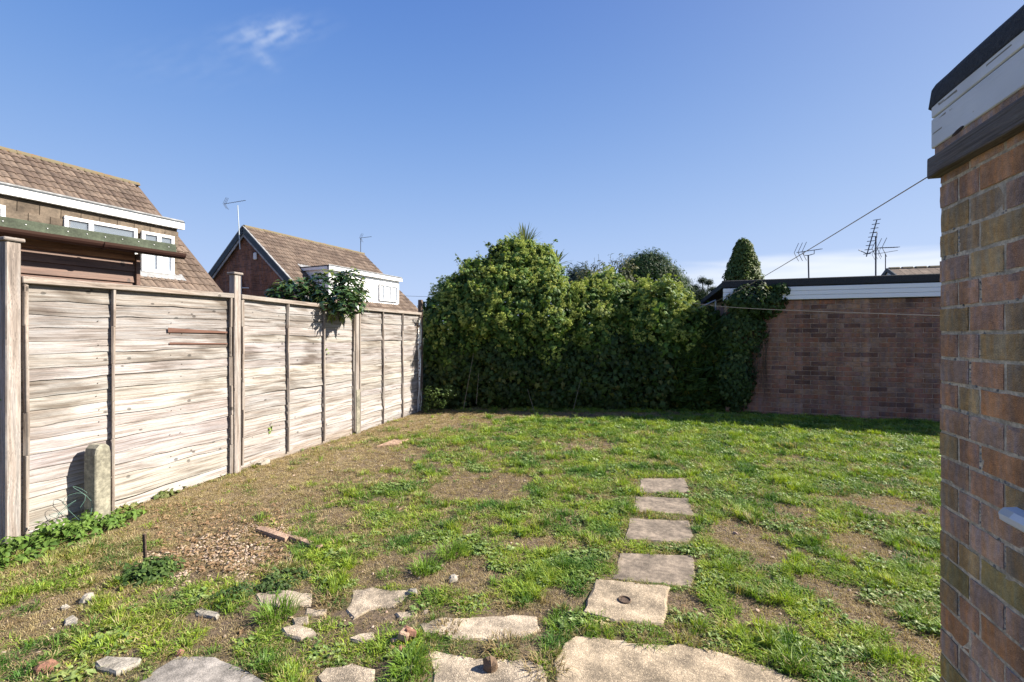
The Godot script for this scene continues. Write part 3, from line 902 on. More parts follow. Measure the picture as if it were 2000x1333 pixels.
func fence_panel(k: int, label: String, y0: float, y1: float, dy: float, rows_: int, battens: Array, dark: float) -> void:
	var a: Vector3 = POSTS[k]
	var b: Vector3 = POSTS[k + 1]
	var u := (b - a).normalized()
	var w := Vector3(-u.z, 0, u.x)
	var ln := a.distance_to(b) - 0.085
	var t := thing("lap_fence", label, "fence panel", (a + b) * 0.5 + Vector3(0, 0, 0), Basis(u, Vector3.UP, w), "weathered overlap fence panels")
	var tilt := dy / ln
	var top := y1 - 0.03
	var ex := (top - y0) / rows_
	var y := top
	var ys := [top]
	for i in rows_:
		y -= ex * R(0.88, 1.12)
		ys.append(y)
	var sc: float = (top - y0) / (top - y)
	for i in range(1, ys.size()): ys[i] = top - (top - ys[i]) * sc
	var prev := tilt
	for i in rows_:
		var h: float = ys[i] - ys[i + 1] + 0.03
		var lowering := float(i) / rows_
		var tl := lerpf(tilt, tilt * 0.3 + R(-0.006, 0.006), minf(1.0, lowering * 1.5))
		var tone_ := R(0.72, 1.05) * lerpf(0.86, 1.06, smoothstep(0.0, 0.7, lowering))
		var tone := Color(tone_, tone_ * R(0.97, 1.01), tone_ * R(0.93, 1.02))
		var dk := dark * R(0.6, 1.0) * (1.0 if lowering < 0.55 else 0.55)
		var o := put("board", board_mesh(ln - 0.01, h, tl, tone, R(0, 200), dk, Vector2(k * 13.0 + 3.0, ys[i] * 1.6)), M.board, t)
		o.position = Vector3(R(-0.002, 0.002), (ys[i] + ys[i + 1]) * 0.5 + 0.015 - 0.015, 0.0)
	for q in battens:
		var x: float = (q - 0.5) * (ln - 0.05)
		var m := MB.new()
		var pts := []
		var lean: float = R(-0.003, 0.003)
		var kk := 7
		for i in kk:
			var f := float(i) / (kk - 1)
			pts.append(Vector3(x + lean * sin(f * 5.0 + k), lerpf(y0 - 0.01 + tilt * x, top - 0.002 + tilt * x, f), 0.036 + 0.004 * sin(f * 6.0 + x)))
		for i in kk - 1:
			m.box(frame(pts[i + 1] - pts[i], (pts[i] + pts[i + 1]) * 0.5), Vector3(pts[i].distance_to(pts[i + 1]) + 0.001, 0.030, 0.020), 0.003, 0.5, Vector2(0.1 + 0.13 * i, 0.5 + 0.37 * x))
		put("batten", m.mesh(), M.batten, t)
	var cap := MB.new()
	cap.box(Transform3D(Basis(Vector3(0, 0, 1), atan(tilt)), Vector3(0, y1 - 0.012, 0.026)), Vector3(ln, 0.045, 0.062), 0.004, 0.48, Vector2(0.5, 0.2 + 0.2 * k))
	put("top_rail", cap.mesh(), M.batten, t)
	# nails: rows of dark heads where the hidden battens run
	var nails := MB.new()
	for q in [0.28, 0.33, 0.62, 0.68]:
		for i in rows_:
			if rng.randf() < 0.3: continue
			nails.box(Transform3D(Basis(), Vector3((q - 0.5) * ln + R(-0.012, 0.012), ys[i + 1] + 0.035, 0.019)), Vector3(0.007, 0.007, 0.006), 0.002)
	put("nail_heads", nails.mesh(), M.rust, t).set_meta("kind", "stuff")
	if k == 0:      # a board that slipped and shows unweathered wood beneath
		for e in [[0.785, 1.445, 0.57, 0.020], [0.79, 1.328, 0.56, 0.009]]:
			var m := MB.new()
			var x0: float = (e[0] - 0.5) * ln - e[2] * 0.5
			var x1: float = minf(x0 + e[2], ln * 0.5 - 0.03)
			m.quad(Vector3(x0, e[1] + e[3], 0.027), Vector3(x0, e[1] - e[3], 0.027), Vector3(x1, e[1] - e[3] * 0.7 - 0.012, 0.027), Vector3(x1, e[1] - e[3] * 0.2 - 0.006, 0.027), Vector3.BACK, Vector2(0, 0), Vector2(0, 0.1), Vector2(0.4, 0.1), Vector2(0.4, 0))
			m.quad(Vector3(x0, e[1] - e[3], 0.027), Vector3(x1, e[1] - e[3] * 0.7 - 0.012, 0.027), Vector3(x1, e[1] - e[3] * 0.7 - 0.012, 0.012), Vector3(x0, e[1] - e[3], 0.012), Vector3.DOWN)
			put("bare_board", m.mesh(), M.red_wood, t).set_meta("label", "reddish unweathered strip of a split board")

func post(k: int, label: String, y1: float, size: float, foot: float, material: Material, capped: bool) -> void:
	var t := thing("fence_post", label, "fence post", POSTS[k], Basis(AX, Vector3.UP, NX), "posts of the weathered fence")
	var m := MB.new()
	m.box(Transform3D(Basis(Vector3.UP, Vector3.LEFT, Vector3.BACK), Vector3(0, (y1 + foot) * 0.5, 0.012)), Vector3(y1 - foot, size, size), 0.006, 0.44, Vector2(0.5, 0.15 + k * 0.21))
	put("shaft", m.mesh(), material, t)
	if capped:
		var c := MB.new()
		c.box(Transform3D(Basis(), Vector3(0, y1 + 0.012, 0.012)), Vector3(size + 0.03, 0.024, size + 0.03), 0.005, 0.8)
		put("cap", c.mesh(), M.post, t)
	if foot > 0.0:
		var s := MB.new()
		s.box(Transform3D(Basis(Vector3.UP, Vector3.LEFT, Vector3.BACK), Vector3(0, foot * 0.5 - 0.1, 0.016)), Vector3(foot + 0.21, size + 0.012, size + 0.012), 0.008)
		put("concrete_spur", s.mesh(), M.spur, t)

func build_fence() -> void:
	fence_panel(0, "nearest fence panel with two reddish bare strips near its top right", 0.02, 1.795, 0.02, 18, [0.0, 0.335, 1.0], 0.58)
	fence_panel(1, "middle fence panel with dark knotty stains, under the laurel", 0.06, 1.79, -0.03, 19, [0.0, 0.335, 0.665, 1.0], 0.66)
	fence_panel(2, "farthest fence panel, greyest, ending at the ivy hedge", 0.01, 1.80, 0.005, 20, [0.0, 0.335, 0.665, 1.0], 0.55)
	var gb := MB.new()
	var u: Vector3 = (POSTS[2] - POSTS[1]).normalized()
	gb.box(Transform3D(Basis(u, Vector3.UP, Vector3(-u.z, 0, u.x)), (POSTS[1] + POSTS[2]) * 0.5 + Vector3(0, 0.02, 0)), Vector3(1.84, 0.16, 0.03), 0.004, 0.7)
	tag(put("gravel_board", gb.mesh(), M.batten), "pale board on edge along the ground under the middle fence panel", "board")
	post(0, "big grey fence post at the left edge with a lichened flat top", 2.02, 0.076, -0.2, M.post, true)
	post(1, "tall dark capped fence post between nearest and middle panels", 2.01, 0.076, -0.2, M.post, true)
	post(2, "short fence post on a concrete foot between middle and farthest panels", 1.80, 0.072, 0.62, M.post, false)
	post(3, "thin dark fence post at the hedge, end of the fence", 2.05, 0.068, -0.2, M.post_dark, false)
	# the spare concrete spur in front of the nearest panel
	var p := G(190, 1023)
	var sp := MB.new()
	var outline := []
	for q in [[-0.055, -0.1], [0.055, -0.1], [0.055, 0.50], [0.045, 0.545], [0.02, 0.568], [-0.02, 0.568], [-0.045, 0.545], [-0.055, 0.50]]: outline.append(Vector2(q[0], q[1]))
	for i in outline.size():
		var a: Vector2 = outline[i]
		var b: Vector2 = outline[(i + 1) % outline.size()]
		var out := Vector3(b.y - a.y, -(b.x - a.x), 0)
		sp.quad(Vector3(a.x, a.y, -0.047), Vector3(b.x, b.y, -0.047), Vector3(b.x, b.y, 0.047), Vector3(a.x, a.y, 0.047), out)
		for s in [-1, 1]:
			sp.quad(Vector3(a.x, a.y, 0.047 * s), Vector3(b.x, b.y, 0.047 * s), Vector3(b.x * 0.86, b.y * 0.985, 0.054 * s), Vector3(a.x * 0.86, a.y * 0.985, 0.054 * s), Vector3(out.x, out.y, s * 2.0))
			sp.tri(Vector3(0, 0.2, 0.054 * s), Vector3(a.x * 0.86, a.y * 0.985, 0.054 * s), Vector3(b.x * 0.86, b.y * 0.985, 0.054 * s), Vector3(0, 0, s))
	tag(put("concrete_spur", sp.mesh(), M.spur, self, Transform3D(Basis(AX.rotated(Vector3.UP, 0.12), Vector3.UP * 1.04, NX.rotated(Vector3.UP, 0.12)), Vector3(p.x, 0, p.y))), "stubby round topped concrete spur standing before the nearest fence panel", "concrete post")
	var gw := MB.new()
	for i in 4:
		var pts := []
		var rad := []
		for q in 12:
			var f := q / 11.0
			pts.append(Vector3(p.x, 0.02, p.y) - AX * (0.10 + 0.05 * i) + NX * 0.02 + AX * 0.05 * sin(f * 7.0 + i * 2.0) + NX * 0.03 * cos(f * 6.0 + i) + Vector3(0, 0.30 * sin(f * PI * 0.8) * (1.0 - 0.15 * i), 0)); rad.append(0.0016)
		gw.tube(pts, rad, 4)
	tag(put("garden_wire", gw.mesh(), mat(L(0.10, 0.20, 0.16), 0.5)), "tangle of thin green garden wire against the fence beside the spur", "wire")
	# rusty stake in the weeds
	var st := G(283, 1112)
	tag(put("iron_stake", boxmesh(Vector3(0.018, 0.30, 0.012), 0.002), M.rust, self, Transform3D(Basis(Vector3(0, 0, 1), 0.04), Vector3(st.x, 0.06, st.y))), "short rusty iron stake standing in a clump of weeds", "stake")

# ---------------------------------------------------------------- shed behind the fence
func build_shed() -> void:
	var u := Vector3(0.443, 0, -0.8965)
	var w := Vector3(0.8965, 0, 0.443)
	var e := Vector3(-3.46, 0, -4.70)           # far end of the eaves
	var bs := Basis(u, Vector3.UP, w)
	var t := thing("garden_shed", "brown boarded shed with a green felt roof behind the nearest panel", "shed", e, bs)
	# roof with its felt folded over the eaves; x runs back towards the camera as -x
	var m := MB.new()
	m.quad(Vector3(0, 2.338, -0.02), Vector3(-2.9, 2.338, -0.02), Vector3(-2.9, 2.58, -1.5), Vector3(0, 2.58, -1.5), Vector3(0, 1, 0.5))
	m.quad(Vector3(0, 2.338, -0.02), Vector3(-2.9, 2.338, -0.02), Vector3(-2.9, 2.245, 0.0), Vector3(0, 2.245, 0.0), Vector3(0, 0, 1))
	m.quad(Vector3(0, 2.245, 0), Vector3(-2.9, 2.245, 0), Vector3(-2.9, 2.49, -1.5), Vector3(0, 2.49, -1.5), Vector3.DOWN)
	m.tri(Vector3(0, 2.338, -0.02), Vector3(0, 2.245, 0), Vector3(0, 2.58, -1.5), Vector3.RIGHT)
	m.tri(Vector3(0, 2.49, -1.5), Vector3(0, 2.245, 0), Vector3(0, 2.58, -1.5), Vector3.RIGHT)
	var roof := put("roof", m.mesh(), M.felt_green, t)
	var nails := MB.new()
	for i in 13: nails.box(Transform3D(Basis(), Vector3(-0.07 - i * 0.13, 2.30 + R(-0.006, 0.006), -0.008)), Vector3(0.008, 0.008, 0.006), 0.002)
	put("felt_nails", nails.mesh(), M.white, roof)
	var g := MB.new()
	var prof := []
	for i in 9: prof.append(Vector2(cos(PI + PI * i / 8.0), sin(PI + PI * i / 8.0)) * 0.056)
	for i in 8:
		var a: Vector2 = prof[i]
		var b: Vector2 = prof[i + 1]
		g.quad(Vector3(0.03, a.y, a.x), Vector3(-2.9, a.y, a.x), Vector3(-2.9, b.y, b.x), Vector3(0.03, b.y, b.x), Vector3(0, a.y + b.y, a.x + b.x))
	for i in 8: g.tri(Vector3(0.03, 0, 0), Vector3(0.03, prof[i].y, prof[i].x), Vector3(0.03, prof[i + 1].y, prof[i + 1].x), Vector3.RIGHT)
	var gt := put("gutter", g.mesh(), M.gutter, t, Transform3D(Basis(), Vector3(0, 2.236, 0.062)))
	for x in [-0.62, -1.66]:
		var c := MB.new()
		for i in 8: c.quad(Vector3(x, prof[i].y * 1.12, prof[i].x * 1.12), Vector3(x - 0.025, prof[i].y * 1.12, prof[i].x * 1.12), Vector3(x - 0.025, prof[i + 1].y * 1.12, prof[i + 1].x * 1.12), Vector3(x, prof[i + 1].y * 1.12, prof[i + 1].x * 1.12), Vector3(0, prof[i].y, prof[i].x))
		put("bracket", c.mesh(), M.gutter, gt)
	# boards
	var zb := -0.16
	var wl := 2.35
	for i in 20:
		var y := 2.19 - i * 0.108
		var b := MB.new()
		b.box(Transform3D(Basis(Vector3.RIGHT, -0.14), Vector3(-0.285 - wl * 0.5, y, zb + R(-0.002, 0.002))), Vector3(wl + R(-0.02, 0.02), 0.118, 0.018), 0.003, 0.42, Vector2(0.5, i * 0.083))
		put("wall_board", b.mesh(), M.shed_orange if i == 0 else M.shed_board, t)
	put("corner_trim", boxmesh(Vector3(0.035, 2.2, 0.05), 0.004), M.shed_board, t, Transform3D(Basis(), Vector3(-0.28, 1.1, zb + 0.012)))
	put("end_wall", boxmesh(Vector3(0.02, 2.18, 1.25)), M.shed_board, t, Transform3D(Basis(), Vector3(-0.315, 1.09, zb - 0.66)))
	put("back_wall", boxmesh(Vector3(2.3, 2.18, 0.02)), M.shed_board, t, Transform3D(Basis(), Vector3(-1.45, 1.09, zb - 1.28)))

# ---------------------------------------------------------------- roofs of the neighbouring houses
func tile_mesh() -> ArrayMesh:      # x across, y up, +z down the slope; 0.30 by 0.34
	var m := MB.new()
	var top := [PackedVector3Array(), PackedVector3Array()]
	var low := [PackedVector3Array(), PackedVector3Array()]
	for i in 13:
		var x := -0.15 + 0.30 * i / 12.0
		var y := 0.034 * sqrt(absf(sin(PI * i / 6.0)))
		top[0].append(Vector3(x, y + 0.004, -0.17)); top[1].append(Vector3(x, y + 0.028, 0.17))
		low[0].append(Vector3(x, y + 0.028, 0.17)); low[1].append(Vector3(x, y * 0.7 - 0.002, 0.166))
	m.patch(top, [], [], Vector3.UP)
	m.patch(low, [], [], Vector3.BACK)
	return m.mesh()

# one tiled slope; s is the horizontal distance from the ridge, t the distance along it
func tiled_slope(house: Node3D, tm: ArrayMesh, length: float, smax: float, skip: Callable, seen: Callable) -> void:
	var pitch := 0.86
	var cs := 1.0 / sqrt(1.0 + pitch * pitch)
	var bs := Basis(Vector3.RIGHT, Vector3(0, cs, cs * pitch), Vector3(0, -cs * pitch, cs))
	var base := MB.new()
	base.quad(Vector3(0, 0, 0), Vector3(length, 0, 0), Vector3(length, -smax * pitch, smax), Vector3(0, -smax * pitch, smax), Vector3(0, 1, 1))
	put("roof_deck", base.mesh(), M.tile_b, house, Transform3D(Basis(), Vector3(0, 6.0 - 0.03, 0)))
	var rest := MB.new()
	var mats := [M.tile_a, M.tile_b, M.tile_c]
	var ta := tm.surface_get_arrays(0)
	var row := 0
	var sl := 0.12
	while sl * cs < smax:
		for i in int(length / 0.3):
			var x := 0.15 + i * 0.3
			var s := sl * cs
			if skip.call(x, s): continue
			var xf := Transform3D(bs * Basis(Vector3.UP, R(-0.006, 0.006)), Vector3(x, 6.0 - s * pitch + 0.012, s))
			if seen.call(x, s):
				put("roof_tile", tm, mats[rng.randi() % 3], house, xf)
			else:
				for q in ta[Mesh.ARRAY_VERTEX].size():
					rest.v.append(xf * ta[Mesh.ARRAY_VERTEX][q]); rest.n.append(xf.basis * ta[Mesh.ARRAY_NORMAL][q])
					rest.c.append(Color.WHITE); rest.t.append(Vector2.ZERO)
		row += 1
		sl += 0.30
	if rest.v.size(): put("roof_tiles", rest.mesh(), M.tile_b, house).set_meta("kind", "stuff")

func window_at(house: Node3D, x0: float, x1: float, y0: float, y1: float, z: float, splits: Array, curtains: bool) -> void:
	var w := Node3D.new()
	w.name = "window"
	house.add_child(w, true)
	w.position = Vector3((x0 + x1) * 0.5, (y0 + y1) * 0.5, z)
	var hw := (x1 - x0) * 0.5
	var hh := (y1 - y0) * 0.5
	var f := MB.new()
	for s in [-1, 1]:
		f.box(Transform3D(Basis(), Vector3(0, s * (hh - 0.035), 0.02)), Vector3(hw * 2, 0.07, 0.06), 0.006)
		f.box(Transform3D(Basis(), Vector3(s * (hw - 0.035), 0, 0.02)), Vector3(0.07, hh * 2 - 0.142, 0.06), 0.006)
	for q in splits: f.box(Transform3D(Basis(), Vector3((q - 0.5) * 2.0 * hw, 0, 0.02)), Vector3(0.09, hh * 2 - 0.142, 0.06), 0.006)
	put("frame", f.mesh(), M.white, w)
	var g := StandardMaterial3D.new()
	g.albedo_color = Color(0.75, 0.8, 0.85, 0.18)
	g.transparency = BaseMaterial3D.TRANSPARENCY_ALPHA
	g.roughness = 0.02
	put("pane", boxmesh(Vector3(hw * 2 - 0.1, hh * 2 - 0.1, 0.006)), g, w, Transform3D(Basis(), Vector3(0, 0, 0.012)))
	put("dark_room", boxmesh(Vector3(hw * 2 - 0.06, hh * 2 - 0.06, 0.02)), M.glass, w, Transform3D(Basis(), Vector3(0, 0, -0.031)))
	if curtains:
		var rows := [PackedVector3Array(), PackedVector3Array()]
		for i in 61:
			var x := lerpf(-hw + 0.06, hw - 0.06, i / 60.0)
			var zz := -0.008 + 0.006 * sin(i * 1.3) + 0.003 * sin(i * 3.1)
			rows[0].append(Vector3(x, hh * (0.55 if hh > 0.45 else 0.86), zz)); rows[1].append(Vector3(x, -hh + 0.06, zz))
		var c := MB.new()
		c.patch(rows, [], [], Vector3.BACK)
		put("net_curtain", c.mesh(), M.curtain, w)

func aerial(called: String, label: String, at: Vector3, h: float, lean: Vector3, boom: Array, pole_mat: Material, extra := "") -> void:
	var t := thing(called, label, "aerial", at)
	var p := MB.new()
	var tip := lean + Vector3(0, h, 0)
	p.tube([Vector3.ZERO, tip], [0.019, 0.017], 6)
	put("pole", p.mesh(), pole_mat, t)
	var a: Vector3 = tip + boom[0]
	var b: Vector3 = tip + boom[1]
	var m := MB.new()
	bar_into(m, a, b, 0.010)
	put("boom", m.mesh(), M.aerial, t)
	var dir := (b - a).normalized()
	var side := dir.cross(Vector3(0.2, 1, 0.1)).normalized()
	var el := MB.new()
	var cnt: int = boom[2]
	for i in cnt:
		var c := a.lerp(b, (i + 0.5) / cnt)
		bar_into(el, c - side * 0.11, c + side * 0.10, 0.0075)
	put("elements", el.mesh(), M.aerial, t)
	var rf := MB.new()
	for s in [-1, 1]:
		var up := Vector3.UP if absf(dir.y) < 0.8 else Vector3.RIGHT
		for k in [-1, 0, 1]: bar_into(rf, a + side * k * 0.16, a + side * k * 0.16 + up * 0.24 * s + dir * 0.12, 0.0065)
	put("reflector", rf.mesh(), M.aerial, t)
	if extra == "bracket":
		var br := MB.new()
		var q1 := a.lerp(b, 0.25); var q2 := a.lerp(b, 0.7)
		br.tube([q1, q1 + Vector3(0, -0.10, 0), tip, q2 + Vector3(0, -0.10, 0), q2], [0.009, 0.009, 0.012, 0.009, 0.009], 5)
		put("bracket", br.mesh(), M.aerial, t)
	elif extra == "second":
		var s2 := MB.new()
		var a2 := tip + Vector3(-0.22, -0.45, 0); var b2 := tip + Vector3(0.03, 0.42, 0)
		bar_into(s2, a2 - (b2 - a2) * 0.08, b2, 0.013)
		for i in 9:
			var c := a2.lerp(b2, i / 8.0)
			bar_into(s2, c - Vector3(0.015, -0.01, 0.10), c + Vector3(0.015, -0.01, 0.10), 0.009)
		bar_into(s2, a2 + Vector3(-0.22, 0.10, 0.0), a2, 0.010)
		bar_into(s2, a2, tip + Vector3(0, -0.36, 0), 0.010)
		s2.tube([a2.lerp(b2, 0.62), a2.lerp(b2, 0.62) + Vector3(0.10, 0.0, 0), tip + Vector3(0.02, -0.05, 0)], [0.01, 0.01, 0.01], 5)
		put("second_array", s2.mesh(), M.aerial, t)

# a chalet house: x along the ridge, z down the sunny slope, y up
func chalet(called: String, label: String, at: Vector3, length: float, x0: float, dx0: float, dx1: float, tiled_dormer: bool) -> Node3D:
	var t := thing(called, label, "house", at, Basis(HA, Vector3.UP, HN))
	var tm: ArrayMesh = M.tile_shape
	var skip := func(x: float, s: float) -> bool: return s > 2.05 and s < 3.62 and x > dx0 + 0.02 and x < dx1 - 0.02
	var seen := func(x: float, s: float) -> bool: return x > x0
	tiled_slope(t, tm, length, 4.25, skip, seen)
	# the far slope, the gables, the walls
	var m := MB.new()
	m.quad(Vector3(0, 5.99, 0), Vector3(length, 5.99, 0), Vector3(length, 2.33, -4.25), Vector3(0, 2.33, -4.25), Vector3(0, 1, -1))
	put("rear_roof", m.mesh(), M.tile_b, t)
	var rd := MB.new()
	var rp := []
	for i in 9: rp.append(Vector2(cos(PI * i / 8.0), sin(PI * i / 8.0)) * 0.105)
	var k := 0
	while k * 0.45 < length:
		var xa := k * 0.45
		var xb := minf(length, xa + 0.445)
		var b := MB.new()
		for i in 8: b.quad(Vector3(xa, rp[i].y, rp[i].x), Vector3(xb, rp[i].y, rp[i].x), Vector3(xb, rp[i + 1].y + 0.004, rp[i + 1].x), Vector3(xa, rp[i + 1].y + 0.004, rp[i + 1].x), Vector3(0, rp[i].y + 0.01, rp[i].x))
		for xe in [xa, xb]:
			for i in 8: b.tri(Vector3(xe, 0, 0), Vector3(xe, rp[i].y, rp[i].x), Vector3(xe, rp[i + 1].y, rp[i + 1].x), Vector3.RIGHT if xe == xb else Vector3.LEFT)
		put("ridge_tile", b.mesh(), M.ridge, t, Transform3D(Basis(), Vector3(0, 5.98 + R(-0.006, 0.006), 0)))
		k += 1
	var wl := MB.new()
	for z in [-3.9, 3.9]: wl.box(Transform3D(Basis(), Vector3(length * 0.5, 1.25, z)), Vector3(length - 0.3, 2.5, 0.22))
	put("wall", wl.mesh(), M.house_brick, t)
	for e in [0.14, length - 0.14]:
		var g := MB.new()
		var s := -1.0 if e < 1.0 else 1.0
		for q in [0.0, 0.2]:
			var x: float = e - s * q
			var o := Vector3(s if q == 0.0 else -s, 0, 0)
			g.quad(Vector3(x, -0.1, -3.9), Vector3(x, -0.1, 3.9), Vector3(x, 2.5, 3.9), Vector3(x, 2.5, -3.9), o)
			g.tri(Vector3(x, 2.5, -3.9), Vector3(x, 2.5, 3.9), Vector3(x, 5.88, 0), o)
		put("gable", g.mesh(), M.house_mortar, t)
	# the dormer
	var dz := 3.62
	var d := MB.new()
	d.box(Transform3D(Basis(), Vector3((dx0 + dx1) * 0.5, 3.42, 2.6)), Vector3(dx1 - dx0 - 0.06, 1.45, 2.0))
	put("dormer", d.mesh(), M.hung_tile if tiled_dormer else M.white, t)
	var fl := MB.new()
	fl.box(Transform3D(Basis(), Vector3((dx0 + dx1) * 0.5, 4.285, 2.80)), Vector3(dx1 - dx0 + 0.18, 0.04, 1.86), 0.008)
	put("dormer_roof", fl.mesh(), M.slate_board, t)
	put("roof_edge", boxmesh(Vector3(dx1 - dx0 + 0.16, 0.05, 0.03), 0.008), M.lead, t, Transform3D(Basis(), Vector3((dx0 + dx1) * 0.5, 4.315, dz + 0.07)))
	put("flashing", boxmesh(Vector3(dx1 - dx0 + 0.1, 0.012, 0.5)), M.lead, t, Transform3D(Basis(Vector3.RIGHT, 0.55), Vector3((dx0 + dx1) * 0.5, 4.42, 1.92)))
	var fa := MB.new()
	fa.box(Transform3D(Basis(), Vector3((dx0 + dx1) * 0.5, 4.185, dz + 0.10)), Vector3(dx1 - dx0 + 0.16, 0.155, 0.03), 0.004)
	put("fascia", fa.mesh(), M.white, t)
	var so := MB.new()
	so.box(Transform3D(Basis(), Vector3((dx0 + dx1) * 0.5, 4.118, dz + 0.045)), Vector3(dx1 - dx0 + 0.14, 0.015, 0.08), 0.003)
	so.box(Transform3D(Basis(), Vector3((dx0 + dx1) * 0.5, 4.20, 2.74)), Vector3(dx1 - dx0 + 0.14, 0.12, 1.72), 0.003)
	put("soffit", so.mesh(), M.white, t)
	return t

func build_houses() -> void:
	M.tile_shape = tile_mesh()
	# house on the left: its far gable end at x = 4.9
	var l1 := 4.95
	var h1 := chalet("left_house", "tile hung chalet house behind the shed, cut by the left edge", Vector3(-11.48, 0, -14.0) - HA * l1, l1, 0.0, -0.6, l1 - 0.93, true)
	var dz := 3.62
	# tiles hung on the dormer face and cheek
	var mats := [M.hung_tile, M.hung_tile, M.hung_tile_dark]
	for r in 7:
		var y := 4.02 - r * 0.19
		var x := -0.6 + (0.16 if r % 2 else 0.0)
		while x < l1 - 0.96:
			var xe := minf(x + 0.325, l1 - 0.95)
			var mid := (x + xe) * 0.5
			var hit := (mid > 2.0 and mid < 3.08 and y < 3.93 and y > 2.7) or (mid > 3.1 and mid < 3.88 and y < 3.93 and y > 2.95) or (mid < 0.95 and y < 3.9)
			if not hit and xe > x + 0.03:
				put("hung_tile", boxmesh(Vector3(xe - x - 0.006, 0.205, 0.014)), mats[rng.randi() % 3], h1, Transform3D(Basis(Vector3.RIGHT, 0.06), Vector3(mid, y - 0.09, dz + 0.012)))
			x += 0.33
	put("dormer_apron", boxmesh(Vector3(l1 - 0.4, 0.012, 0.26)), M.lead, h1, Transform3D(Basis(Vector3.RIGHT, 0.71), Vector3(l1 * 0.5 - 0.66, 2.875, dz + 0.10)))
	window_at(h1, 1.75, 3.08, 2.95, 3.92, dz + 0.01, [0.34], true)
	window_at(h1, 3.17, 3.89, 2.93, 3.90, dz + 0.012, [0.52], true)
	window_at(h1, -0.5, 0.88, 2.95, 3.90, dz + 0.01, [0.5], true)
	# house in the middle, white dormer
	var l2 := 7.23
	var h2 := chalet("brick_house", "brick gabled chalet house with a white dormer beyond the fence", Vector3(-11.38, 0, -19.3), l2, 0.0, 1.15, 5.82, false)
	# bargeboards on the near gable
	for s in [-1, 1]:
		var a := Vector3(-0.03, 5.99, 0.0)
		var b := Vector3(-0.03, 2.33, 4.3 * s)
		put("bargeboard", bar(a, b, Vector2(0.24, 0.05)), M.slate_board, h2, Transform3D(Basis(), Vector3(0, -0.12, 0)))
		put("inner_trim", bar(a, b, Vector2(0.12, 0.03)), M.grey_board, h2, Transform3D(Basis(), Vector3(0.03, -0.325, 0)))
		put("verge", bar(a, b, Vector2(0.04, 0.10)), M.lead, h2, Transform3D(Basis(), Vector3(0.02, 0.035, 0)))
	# brickwork of that gable
	var lit := MB.new()
	var drk := MB.new()
	var y := 1.6
	var r := 0
	while y < 5.7:
		var half := (5.62 - y) / 0.868 if y > 2.5 else 3.8
		var z := -half
		var first := 0.1 if r % 2 else 0.22
		while z < half:
			var ze := minf(z + (first if z == -half else 0.228), half)
			if ze - z > 0.03:
				var q := drk if rng.randf() < 0.3 + 0.3 * n2(z, y * 2.0) else lit
				q.box(Transform3D(Basis(), Vector3(0.137, y, (z + ze) * 0.5)), Vector3(0.016, 0.062, ze - z - 0.012))
			z = ze
		y += 0.076; r += 1
	put("brickwork", lit.mesh(), M.house_brick, h2).set_meta("kind", "stuff")
	put("dark_brickwork", drk.mesh(), M.house_brick_dark, h2).set_meta("kind", "stuff")
	window_at(h2, 4.25, 5.62, 3.05, 3.86, dz + 0.012, [0.27, 0.62], true)
	var pipe := MB.new()
	pipe.tube([Vector3(0.05, 0, -0.26), Vector3(0.05, 3.95, -0.26)], [0.055, 0.055], 8)
	pipe.tube([Vector3(0.09, 3.42, -0.26), Vector3(0.09, 3.40, 0.2)], [0.02, 0.02], 6)
	put("waste_pipe", pipe.mesh(), M.white, h2)
	put("alarm_box", boxmesh(Vector3(0.08, 0.30, 0.19), 0.03), M.curtain, h2, Transform3D(Basis(), Vector3(0.09, 4.72, 0.60)))
	aerial("roof_aerial", "pale poled aerial on the brick house's near gable", Vector3(-11.42, 5.0, -19.12), 1.85, Vector3(-0.10, 0, 0), [Vector3(-0.50, 0.03, 0.1), Vector3(0.28, 0.24, -0.1), 9], M.aerial_pole)
	aerial("roof_aerial", "thin dark aerial on the far ridge end of the brick house", Vector3(-11.38, 5.9, -19.3) + HA * 7.0, 1.0, Vector3.ZERO, [Vector3(-0.02, -0.02, 0), Vector3(0.62, 0.06, 0), 8], M.aerial)
	# the low roof peeping over the garage at the right edge, and its aerial
	var lb := thing("bungalow", "low tiled bungalow roof with a white gable behind the garage", "house", P(1718, 655, 19.0) * Vector3(1, 0, 1), Basis(NX, Vector3.UP, Vector3(-NX.z, 0, NX.x)))
	for i in 11:
		for j in 22:
			put("roof_tile", boxmesh(Vector3(0.29, 0.03, 0.36)) if i + j == 0 else lb.get_child(0).mesh, [M.tile_a, M.tile_b, M.tile_c][rng.randi() % 3], lb, Transform3D(Basis(Vector3.RIGHT, 0.46), Vector3(0.45 + j * 0.3, 4.08 - i * 0.145, 0.15 + i * 0.29)))
	for i in 15: put("ridge_tile", boxmesh(Vector3(0.44, 0.12, 0.2), 0.05), M.ridge, lb, Transform3D(Basis(), Vector3(0.5 + i * 0.45, 4.15, 0)))
	var bg := MB.new()
	bg.box(Transform3D(Basis(), Vector3(3.6, 1.25, 0)), Vector3(6.6, 2.5, 6.2))
	put("wall", bg.mesh(), M.house_brick, lb)
	var gg := MB.new()
	for q in [0.32, 0.5]: gg.tri(Vector3(q, 2.5, -3.2), Vector3(q, 2.5, 3.2), Vector3(q, 4.06, 0), Vector3.LEFT if q < 0.4 else Vector3.RIGHT)
	put("gable", gg.mesh(), M.white, lb)
	var br := MB.new()
	br.quad(Vector3(0.3, 4.1, 0), Vector3(7, 4.1, 0), Vector3(7, 2.4, -3.4), Vector3(0.3, 2.4, -3.4), Vector3(0, 1, -1))
	put("rear_roof", br.mesh(), M.tile_b, lb)
	for s in [-1, 1]: put("bargeboard", bar(Vector3(0.27, 4.12, 0), Vector3(0.27, 2.45, 3.4 * s), Vector2(0.14, 0.05)), M.slate_board, lb)
